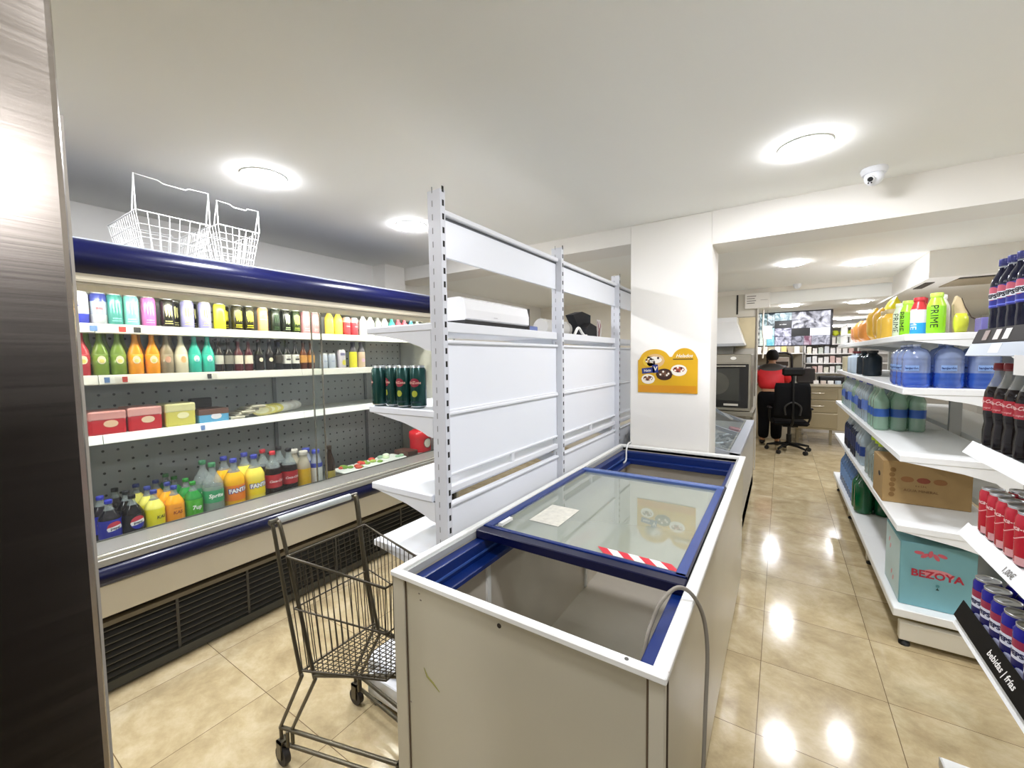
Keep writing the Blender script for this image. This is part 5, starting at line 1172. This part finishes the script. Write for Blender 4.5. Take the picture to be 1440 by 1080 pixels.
# oven on a steel stand at the kitchen wall, hood above
o = thing('oven', 'steel countertop oven with dark glass door on a stand beyond the display freezer', 'oven', (-.68, 6.05, .83), world=True)
OS = brushed_steel('#b3ad9d', .32)
MB().box(-1.05, -.31, 5.78, 6.38, .86, 1.56, OS, .006).build('oven_body', o)
d = MB(); d.box(-1.03, -.335, 5.755, 5.78, .90, 1.44, M('#24221f', .3, .2), .006); d.box(-1.02, -.43, 5.748, 5.756, .99, 1.39, M('#42423b', .12, .1, .25, 5))
dd = d.build('oven_door', o, 'dark glass door')
h = MB().tube([(-.98, 5.735, 1.415), (-.37, 5.735, 1.415)], .010, M('#d2cdbf', .25, .8), 10); h.box(-.375, -.365, 5.735, 5.756, 1.408, 1.422, ALU); h.build('handle', dd)
m_ = MB(); m_.prism([(-.68 + .14 * math.cos(2 * PI * k / 24), 1.20 + .14 * math.sin(2 * PI * k / 24)) for k in range(24)], 'Y', 5.745, 5.749, M('#5a584e', .25, .2, .2, 9)); m_.build('fan_plate', dd)
m_ = MB().box(-1.02, -.32, 5.762, 5.782, 1.455, 1.55, M('#a39d8e', .35, .6)); m_.prism([(-.50 + .032 * math.cos(2 * PI * k / 16), 1.512 + .02 * math.sin(2 * PI * k / 16)) for k in range(16)], 'Y', 5.757, 5.763, M('#f3f0e6', .4)); m_.build('control_panel', o)
m_ = MB().box(-.60, -.44, 5.752, 5.757, .925, .95, M('#cfcabd', .4)); m_.build('name_plate', dd)
o = thing('oven_stand', 'steel stand under the countertop oven', 'stand', (-.68, 6.05, 0), world=True)
MB().box(-1.08, -.28, 5.74, 6.40, .80, .855, OS, .004).build('stand_top', o)
for x, y in ((-1.04, 5.79), (-.33, 5.79), (-1.04, 6.36), (-.33, 6.36)): MB().box(x - .02, x + .02, y - .02, y + .02, 0, .80, OS).build('leg', o)
MB().box(-1.05, -.31, 5.78, 6.37, .28, .30, OS).build('lower_shelf', o)
o = thing('steel_hood', 'shiny steel hood tapering upwards above the oven', 'extractor hood', (-.65, 6.2, 1.86), world=True)
HW = M('#f2f2f0', .25, .1, .03, 5)
vs = [(-.98, 5.95, 1.68), (-.40, 5.95, 1.68), (-.40, 6.40, 1.68), (-.98, 6.40, 1.68), (-.90, 6.10, 1.98), (-.50, 6.10, 1.98), (-.50, 6.40, 1.98), (-.90, 6.40, 1.98)]
MB().add(vs, [(0, 1, 5, 4), (1, 2, 6, 5), (2, 3, 7, 6), (3, 0, 4, 7), (3, 2, 1, 0)], HW).box(-.90, -.50, 6.10, 6.40, 1.98, 2.04, HW).build('canopy', o)
MB().box(-.985, -.395, 5.94, 5.955, 1.665, 1.70, ALU).build('front_lip', o)
MB().box(-.85, -.55, 6.30, 6.41, 1.565, 1.68, M('#a5a39b', .3, .5)).build('rear_duct', o)
tag(MB().box(-.288, -.272, 6.40, 6.43, .0, 2.2, M('#d9d4c6', .5)).build('cable_duct'), 'thin pale cable duct running up the edge of the kitchen wall', 'cable duct')

# monitor wall screen with camera pictures
o = thing('monitor', 'large wall monitor showing many grey security camera pictures', 'television', (.115, 7.72, 1.96), world=True)
TX0, TX1, TZ0, TZ1 = -.375, .605, 1.69, 2.195
MB().box(TX0 - .012, TX1 + .012, 7.72, 7.77, TZ0 - .014, TZ1 + .012, M('#141218', .35), .004).build('frame', o)
feeds = MB(); n_ = 0
cells = [  # u0,u1,v0,v1,lo,hi,strength
 (.0, .07, .0, 1, '#3c3a3a', '#c9c9c4', 1.0), (.07, .17, .5, 1, '#3e5a60', '#cfe3e6', 1.0), (.07, .17, .0, .5, '#b9c9c0', '#d9dfd6', .9), (.17, .275, .55, 1, '#23343c', '#d9e8ee', 1.), (.17, .275, .28, .55, '#7fa7b4', '#d7ecf0', 1.), (.17, .275, .0, .28, '#5fb3c4', '#9fd6e0', 1.),
 (.275, .50, .76, 1, '#6a8790', '#d3e6ea', 1.0), (.275, .50, .53, .76, '#000000', '#040404', 1.), (.275, .50, .27, .53, '#56566a', '#d8d6ea', 1.), (.275, .50, 0, .27, '#4a4a5a', '#cfcde2', 1.),
 (.50, .985, .51, 1, '#43434c', '#d6d6e2', .95), (.50, .735, .275, .51, '#000000', '#050505', 1.), (.735, .985, .275, .51, '#dfe4f4', '#eef1fb', 1.), (.50, .66, 0, .275, '#3c3c48', '#9a9aaa', 1.), (.66, .76, 0, .275, '#6e3a52', '#b9a7b4', 1.), (.76, .985, 0, .275, '#4c4c58', '#b7b7c4', 1.)]
for u0, u1, v0, v1, lo, hi, s_ in cells:
    n_ += 1; X = lambda u: TX0 + (TX1 - TX0) * u; Z = lambda v: TZ0 + (TZ1 - TZ0) * v
    feeds.add([(X(u0) + .002, 7.7185, Z(v0) + .002), (X(u1) - .002, 7.7185, Z(v0) + .002), (X(u1) - .002, 7.7185, Z(v1) - .002), (X(u0) + .002, 7.7185, Z(v1) - .002)], [(0, 1, 2, 3)], screen_feed(n_, lo, hi, s_, 5.5 if u1 - u0 > .3 else 9, 2.2))
MBt = feeds.flat(text('no video', .026, .02), (TX0 + .98 * .385, 7.7178, TZ0 + .505 * .645), (1, 0, 0), (0, 0, 1), emit('#e6e6e6', .35)); feeds.build('screen', o)
a = MB(); a.box(.07, .16, 7.77, 7.79, 1.85, 2.05, DARK); a.cyl((.115, 7.80, 1.95), (.115, 7.80, 2.21), .018, DARK); a.build('ceiling_mount', o)

# counter block with drawers, machine, shelves at the back of the shop
o = thing('drawer_cabinet', 'steel drawer cabinet on legs behind the office chair', 'cabinet', (.6, 9.0, 0), world=True)
ST2 = M('#b5aa8e', .3, .35, .1, 3)
MB().box(.205, 1.25, 8.72, 9.3, .26, 1.0, ST2, .004).build('carcass', o)
for z0, z1 in ((.78, .965), (.56, .76), (.29, .54)):
    d = MB().box(.235, .80, 8.70, 8.72, z0, z1, M('#a79b7e', .28, .4, .12, 3), .004); d = d.build('drawer', o)
    if z0 > .5: MB().tube([(.44, 8.70, z0 + .11), (.45, 8.675, z0 + .105), (.60, 8.675, z0 + .105), (.61, 8.70, z0 + .11)], .007, M('#efe9d8', .25, .5), 6).build('handle', d)
MB().box(.19, 1.28, 8.68, 9.32, 1.0, 1.035, M('#cbc3ae', .3, .4)).build('top_plate', o)
for x, y in ((.26, 8.78), (1.2, 8.78), (.26, 9.25), (1.2, 9.25), (.72, 8.78)): MB().box(x - .02, x + .02, y - .02, y + .02, 0, .26, M('#8f866e', .4, .4)).build('leg', o)
o = thing('cash_desk', 'pale counter behind the person at the back of the shop', 'counter', (-.3, 9.4, 0), world=True)
MB().box(-1.3, .17, 8.95, 9.5, 0, .98, M('#cfc6b0', .5, 0, .05, 3)).build('front', o); MB().box(-1.32, .185, 8.92, 9.52, .98, 1.02, M('#9b9283', .4)).build('top_plate', o)
o = thing('black_machine', 'black framed machine on the counter behind the bowed head', 'machine', (.03, 9.2, 1.02), world=True)
f = MB(); f.tube(smooth_path([(-.22, 9.1, 1.02), (-.22, 9.1, 1.48), (-.17, 9.1, 1.56), (.0, 9.1, 1.58), (.10, 9.1, 1.56), (.15, 9.1, 1.48), (.15, 9.1, 1.02)]), .022, M('#1d1a18', .4), 8); f.build('arch_frame', o)
b = MB(); b.box(-.17, .11, 9.08, 9.3, 1.16, 1.5, M('#d6d2c6', .4, 0, .1, 20), .01); b.box(-.16, .10, 9.075, 9.081, 1.34, 1.42, M('#4a453e', .4)); b.box(-.19, .13, 9.05, 9.32, 1.02, 1.16, DARK, .01); b.build('machine_body', o)
tag(MB().obox((.36, 9.0, 1.17), (.26, .22, .26), 0, M('#2a2522', .4), 0, .015).build('scale'), 'dark boxy device on the drawer cabinet right of the chair headrest', 'device')
tag(MB().obox((.72, 9.08, 1.10), (.36, .24, .13), .05, BLACK, 0, .02).build('printer'), 'low black device on the drawer cabinet above its drawers', 'device')
for k in range(4): tag(MB().obox((.50 + .10 * k, 8.80, 1.0355 + .03), (.07, .05, .06), .2 * k, M(['#f4f1ea', '#d8c9bb', '#efeeea', '#b9c6d2'][k], .5), 0, .004).build('small_box'), 'small pale box on the drawer cabinet, %s from the left' % ORD[k], 'box', 'small boxes on the drawer cabinet')
o = thing('wall_shelves', 'white wall shelves full of small packets behind the drawer cabinet', 'shelves', (.8, 9.9, 0), world=True)
for z in (1.20, 1.38, 1.56, 1.74, 2.05): MB().box(.36, 1.9, 9.75, 10.1, z - .02, z, M('#f6f4ef', .4)).build('shelf', o)
for x in (.36, 1.15, 1.88): MB().box(x, x + .02, 9.75, 10.1, 0, 2.1, M('#f1efe9', .4)).build('side_panel', o)
MB().box(.36, 1.9, 10.1, 10.12, 0, 2.1, M('#f3efe9', .5)).build('back_panel', o)
PAL_ = ['#f6f3ee', '#ecd8d0', '#f3efe9', '#e2e8ec', '#f6f3ec', '#e6c3b9', '#f4f0dc', '#dbe3d6', '#f8f6f2']
for r_i, z in enumerate((1.20, 1.38, 1.56, 1.74)):
    for k in range(8):
        x = .40 + k * .09 + .0
        tag(MB().box(x, x + .07, 9.77, 9.9, z, z + .10 + .03 * ((k * 7 + r_i) % 3) / 2, M(PAL_[(k * 5 + r_i * 3) % 9], .5), .004).build('small_packet'), 'small pale packet, %s along the %s white wall shelf' % (ORD[k], ('lowest', 'second', 'third', 'fourth')[r_i]), 'packet', 'packets on the white wall shelves')
tag(MB().box(.46, .60, 9.758, 9.768, 1.83, 1.97, M('#9a4a4a', .5, 0, .3, 25), .002).build('picture_card'), 'dark red picture card under the right end of the monitor', 'card')
tag(MB().box(.64, .76, 9.758, 9.768, 1.83, 1.98, M('#8a3f42', .5, 0, .3, 25), .002).build('picture_card'), 'dark red picture card with a notch, right of the first card', 'card')
o = thing('wall_shelf', 'narrow wall shelf of small packs just below the monitor', 'shelf', (.0, 9.7, 1.58), world=True)
MB().box(-.9, .33, 9.55, 9.8, 1.56, 1.58, M('#efece4', .4)).build('board', o); MB().box(-.9, .33, 9.8, 9.82, 1.2, 2.0, M('#a9a08c', .5)).build('back_board', o)
for k in range(11):
    x = -.85 + k * .105
    tag(MB().box(x, x + .08, 9.6, 9.72, 1.581, 1.66 + .04 * (k % 3), M(['#efe6b9', '#f2efe9', '#d9c07a', '#9a8f80', '#f4f1e8', '#e3d6c4'][k % 6], .5), .004).build('small_pack'), 'small pack, %s from the left on the narrow shelf below the monitor' % ORD[k], 'packet', 'packs below the monitor')
for k in range(3):
    tag(MB().ball((.83 + .11 * k, 9.83, 1.935), .055, M('#d3df3a', .4), 12, 8).build('yellow_fruit'), 'round yellow-green thing on the top white wall shelf, %s from the monitor' % ORD[k], 'fruit', 'yellow rounds on the wall shelf')
t = MB().tube(smooth_path([(-.235, 7.0, 2.2), (-.24, 7.02, 1.9), (-.22, 7.0, 1.72), (-.235, 7.0, 1.5)]), .012, M('#c9c2b4', .6), 6); tag(t.build('hanging_cord'), 'pale cord hanging at the edge of the kitchen wall', 'cord')
tag(MB().box(-.255, -.13, 7.3, 7.31, 1.78, 1.98, M('#e3e6da', .6), .002).build('paper_sheet'), 'pale sheet of paper hanging before the left of the monitor', 'paper')
o = bpy.data.objects['paper_sheet']; 
t = MB().tube([(-.19, 7.305, 1.98), (-.19, 7.305, 2.21)], .0025, M('#8f8a7e', .5), 5); t.build('string', o)

# ------------------------------------------------------------------ office chair
o = thing('office_chair', 'black mesh office chair with headrest seen from behind', 'office chair', (.13, 7.81, 0), .12)
BK = M('#050506', .9, 0, .1, 60, .2); BK2 = M('#080808', .5, 0, 0, 8, .3)
s = MB(); s.obox((0, .10, .475), (.48, .46, .07), 0, BK, 0, .03); s.build('seat', o)
s = MB(); n = 8
for side in (0, 1):
    pass
vs, fs = [], []
for i in range(n + 1):
    for j in range(n + 1):
        u = i / n * 2 - 1; v = j / n; w = .235 - .02 * (v > .9); vs.append((u * w, -.185 + .05 * (u * u) * 1.0 - .03 * math.sin(v * PI), .56 + .55 * v))
m0 = len(vs); vs += [(x, y + .022, z) for x, y, z in vs]
for i in range(n):
    for j in range(n):
        a = i * (n + 1) + j; b_ = a + n + 1
        fs.append((a, b_, b_ + 1, a + 1)); fs.append((m0 + a, m0 + a + 1, m0 + b_ + 1, m0 + b_))
for k in range(n):
    a = k; fs.append((a + 0, a + 1, m0 + a + 1, m0 + a)); a = n * (n + 1) + k; fs.append((a, m0 + a, m0 + a + 1, a + 1))
    a = k * (n + 1); fs.append((a, m0 + a, m0 + a + n + 1, a + n + 1)); a = k * (n + 1) + n; fs.append((a, a + n + 1, m0 + a + n + 1, m0 + a))
s.add(vs, fs, BK, True); s.build('backrest', o)
s = MB(); s.tube(smooth_path([(-.09, -.22, .62), (-.10, -.235, .75), (0, -.245, .82), (.10, -.235, .75), (.09, -.22, .62)]), .014, M('#232322', .4), 8); s.tube(smooth_path([(0, -.05, .44), (0, -.22, .50), (0, -.25, .70), (0, -.235, 1.0), (0, -.21, 1.22)]), .018, BK2, 8); s.build('back_support', o)
s = MB(); s.obox((0, -.175, 1.285), (.29, .06, .13), 0, BK2, .1, .028); s.build('headrest', o)
for sx in (-1, 1):
    s = MB(); s.tube(smooth_path([(sx * .24, .08, .45), (sx * .27, .06, .55), (sx * .27, .05, .68)]), .015, BK2, 8); s.obox((sx * .27, .10, .70), (.06, .24, .03), 0, BK2, 0, .012); s.build('armrest', o)
s = MB(); s.cyl((0, .08, .10), (0, .08, .44), .024, M('#2a2a2a', .3, .6), 12); s.cyl((0, .08, .10), (0, .08, .28), .036, BK2, 12); s.obox((0, .08, .43), (.2, .26, .04), 0, BK2); s.build('gas_column', o)
for k in range(5):
    a = k * 2 * PI / 5 - .9
    c, s_ = math.cos(a), math.sin(a)
    q = MB().tube([(0, .08, .125), (.16 * c, .08 + .16 * s_, .115), (.30 * c, .08 + .30 * s_, .085)], [.028, .022, .016], BK2, 8).build('leg', o)
    x, y = .30 * c, .08 + .30 * s_
    MB().cyl((x - .02 * s_, y + .02 * c, .032), (x + .02 * s_, y - .02 * c, .032), .032, BLACK, 14).cyl((x, y, .03), (x, y, .085), .008, BK2, 6).build('caster', q)

# ------------------------------------------------------------------ person bowed at the counter, seen from behind
def skin(name, joints, edges, mat, parent, root=0, level=2, extra=None):
    me = bpy.data.meshes.new(name); me.from_pydata([j[0] for j in joints], edges, [])
    ob = bpy.data.objects.new(name, me); C.objects.link(ob)
    bpy.context.view_layer.objects.active = ob
    md = ob.modifiers.new('skin', 'SKIN'); md.use_smooth_shade = True
    for i, j in enumerate(joints):
        d = me.skin_vertices[0].data[i]; r = j[1]; d.radius = r if isinstance(r, tuple) else (r, r); d.use_root = (i == root)
    sb = ob.modifiers.new('sub', 'SUBSURF'); sb.levels = level; sb.render_levels = level
    dg = bpy.context.evaluated_depsgraph_get(); nm = bpy.data.meshes.new_from_object(ob.evaluated_get(dg))
    bpy.data.objects.remove(ob)
    b = MB(); b.add([v.co[:] for v in nm.vertices], [tuple(p.vertices) for p in nm.polygons], mat, True); bpy.data.meshes.remove(nm)
    if extra: extra(b)
    return b.build(name, parent)
o = thing('person', 'person in a red and grey jacket bowed over the counter, seen from behind', 'person', (-.15, 8.36, 0), -.05)
SK = M('#b98a68', .5)
J = [((0, 0, .90), .12), ((0, .03, 1.06), .11), ((0, .10, 1.24), .12), ((0, .17, 1.38), .055), ((0, .21, 1.44), .05), ((0, .23, 1.51), .085)]
Ed = [(0, 1), (1, 2), (2, 3), (3, 4), (4, 5)]
for sx in (-1, 1):
    b0 = len(J)
    J += [((sx * .16, .11, 1.31), .055), ((sx * .22, .20, 1.10), .042), ((sx * .17, .44, 1.08), .028), ((sx * .155, .51, 1.075), (.036, .018))]
    Ed += [(2, b0), (b0, b0 + 1), (b0 + 1, b0 + 2), (b0 + 2, b0 + 3)]
    for f_, (dx, L_, dz) in enumerate(((-.030, .072, 0), (-.011, .084, .004), (.009, .080, .003), (.028, .062, 0))):
        q = len(J); J += [((sx * .155 + dx, .555, 1.075 + dz), .009), ((sx * .155 + dx * 1.1, .555 + L_ * .5, 1.066 + dz), .0085), ((sx * .155 + dx * 1.1, .555 + L_, 1.048), .0075)]
        Ed += [(b0 + 3, q), (q, q + 1), (q + 1, q + 2)]
    q = len(J); J += [((sx * (.155 - .04), .515, 1.07), .010), ((sx * (.155 - .062), .55, 1.062), .009)]; Ed += [(b0 + 3, q), (q, q + 1)]
    b0 = len(J)
    J += [((sx * .09, 0, .84), .085), ((sx * .10, .03, .47), .055), ((sx * .11, -.01, .09), .04), ((sx * .115, .13, .035), .035)]
    Ed += [(0, b0), (b0, b0 + 1), (b0 + 1, b0 + 2), (b0 + 2, b0 + 3)]
def face(b):
    b.ball((0, .235, 1.515), .098, SK, 16, 12, (.84, 1.02, 1.12)); b.ball((0, .335, 1.50), .016, SK, 8, 6, (.8, 1.1, 1.3))
    for sx in (-1, 1):
        b.ball((sx * .034, .318, 1.53), .011, M('#f2efe9', .3), 8, 6); b.ball((sx * .034, .327, 1.53), .0055, M('#2a1c14', .3), 6, 5); b.ball((sx * .083, .235, 1.51), .022, SK, 8, 6, (.35, .8, 1.2))
    b.ball((0, .322, 1.455), .02, M('#a2645a', .5), 8, 6, (1.1, .4, .35))
skin('body', J, Ed, SK, o, 0, 2, face)
RJ, GJ_ = M('#cf1f26', .6, 0, .12, 14), M('#4b4742', .7, 0, .1, 14)
JJ = [((0, .0, .92), (.205, .145)), ((0, .03, 1.10), (.215, .15)), ((0, .09, 1.26), (.215, .15)), ((0, .14, 1.36), (.14, .11))]
JE = [(0, 1), (1, 2), (2, 3)]
for sx in (-1, 1):
    b0 = len(JJ); JJ += [((sx * .17, .11, 1.30), .085), ((sx * .235, .20, 1.10), .066), ((sx * .18, .42, 1.085), .048)]; JE += [(2, b0), (b0, b0 + 1), (b0 + 1, b0 + 2)]
jk = skin('jacket', JJ, JE, RJ, o)
me = jk.data; me.materials.append(GJ_); me.materials.append(M('#d8b9b0', .6))
for p in me.polygons:
    zc = p.center.z
    if zc > 1.285: p.material_index = 1
    elif zc < .945: p.material_index = 2
TJ = [((0, .0, .955), (.19, .135)), ((0, 0, .83), (.19, .14))]; TE = [(0, 1)]
for sx in (-1, 1):
    b0 = len(TJ); TJ += [((sx * .095, 0, .76), .125), ((sx * .09, .03, .47), .098), ((sx * .095, -.005, .09), .085)]; TE += [(1, b0), (b0, b0 + 1), (b0 + 1, b0 + 2)]
skin('trousers', TJ, TE, M('#060609', .9, 0, 0, 8, .2), o)
h = MB(); h.ball((0, .222, 1.53), .108, M('#15120f', .8, 0, .15, 60), 16, 12, (.90, 1.0, 1.08)); h.v = [(x, min(y, .285 + .04 * (z > 1.57)), max(z, 1.455)) for x, y, z in h.v]; h.build('hair', o)
for sx in (-1, 1):
    s = MB(); s.ball((sx * .115, .07, .045), .06, M('#1a1816', .5), 12, 8, (.8, 2.0, .75)); s.v = [(x, y, max(z, .0)) for x, y, z in s.v]; s.build('shoe', o)

# ------------------------------------------------------------------ camera, world, view
f_px, yaw, pitch, roll = 581.6, .57813, -.0622, -.01387
cy, sy, cp, sp = math.cos(yaw), math.sin(yaw), math.cos(pitch), math.sin(pitch)
fwd = Vector((-sy * cp, cy * cp, sp)); rt = Vector((cy, sy, 0)); up = rt.cross(fwd)
r2 = rt * math.cos(roll) + up * math.sin(roll); u2 = up * math.cos(roll) - rt * math.sin(roll)
cam = bpy.data.cameras.new('camera'); cam.sensor_width = 36; cam.sensor_fit = 'HORIZONTAL'; cam.lens = f_px / 1440 * 36; cam.clip_start = .02
co = bpy.data.objects.new('camera', cam); C.objects.link(co)
mw = Matrix((r2, u2, -fwd)).transposed().to_4x4(); mw.translation = Vector((0, 0, 1.55)); co.matrix_world = mw
sc = bpy.context.scene; sc.camera = co
w = bpy.data.worlds.new('world'); sc.world = w; w.use_nodes = True
w.node_tree.nodes['Background'].inputs[0].default_value = (.9, .92, 1, 1); w.node_tree.nodes['Background'].inputs[1].default_value = .05
sc.view_settings.view_transform = 'Standard'; sc.view_settings.look = 'None'; sc.view_settings.exposure = 1.68; sc.view_settings.gamma = 1.0; sc.view_settings.use_curve_mapping = False
cy_ = sc.cycles
cy_.max_bounces = 8; cy_.diffuse_bounces = 4; cy_.glossy_bounces = 4; cy_.transmission_bounces = 4; cy_.transparent_max_bounces = 24
cy_.caustics_reflective = False; cy_.caustics_refractive = False; cy_.sample_clamp_indirect = 6.0; cy_.use_denoising = True
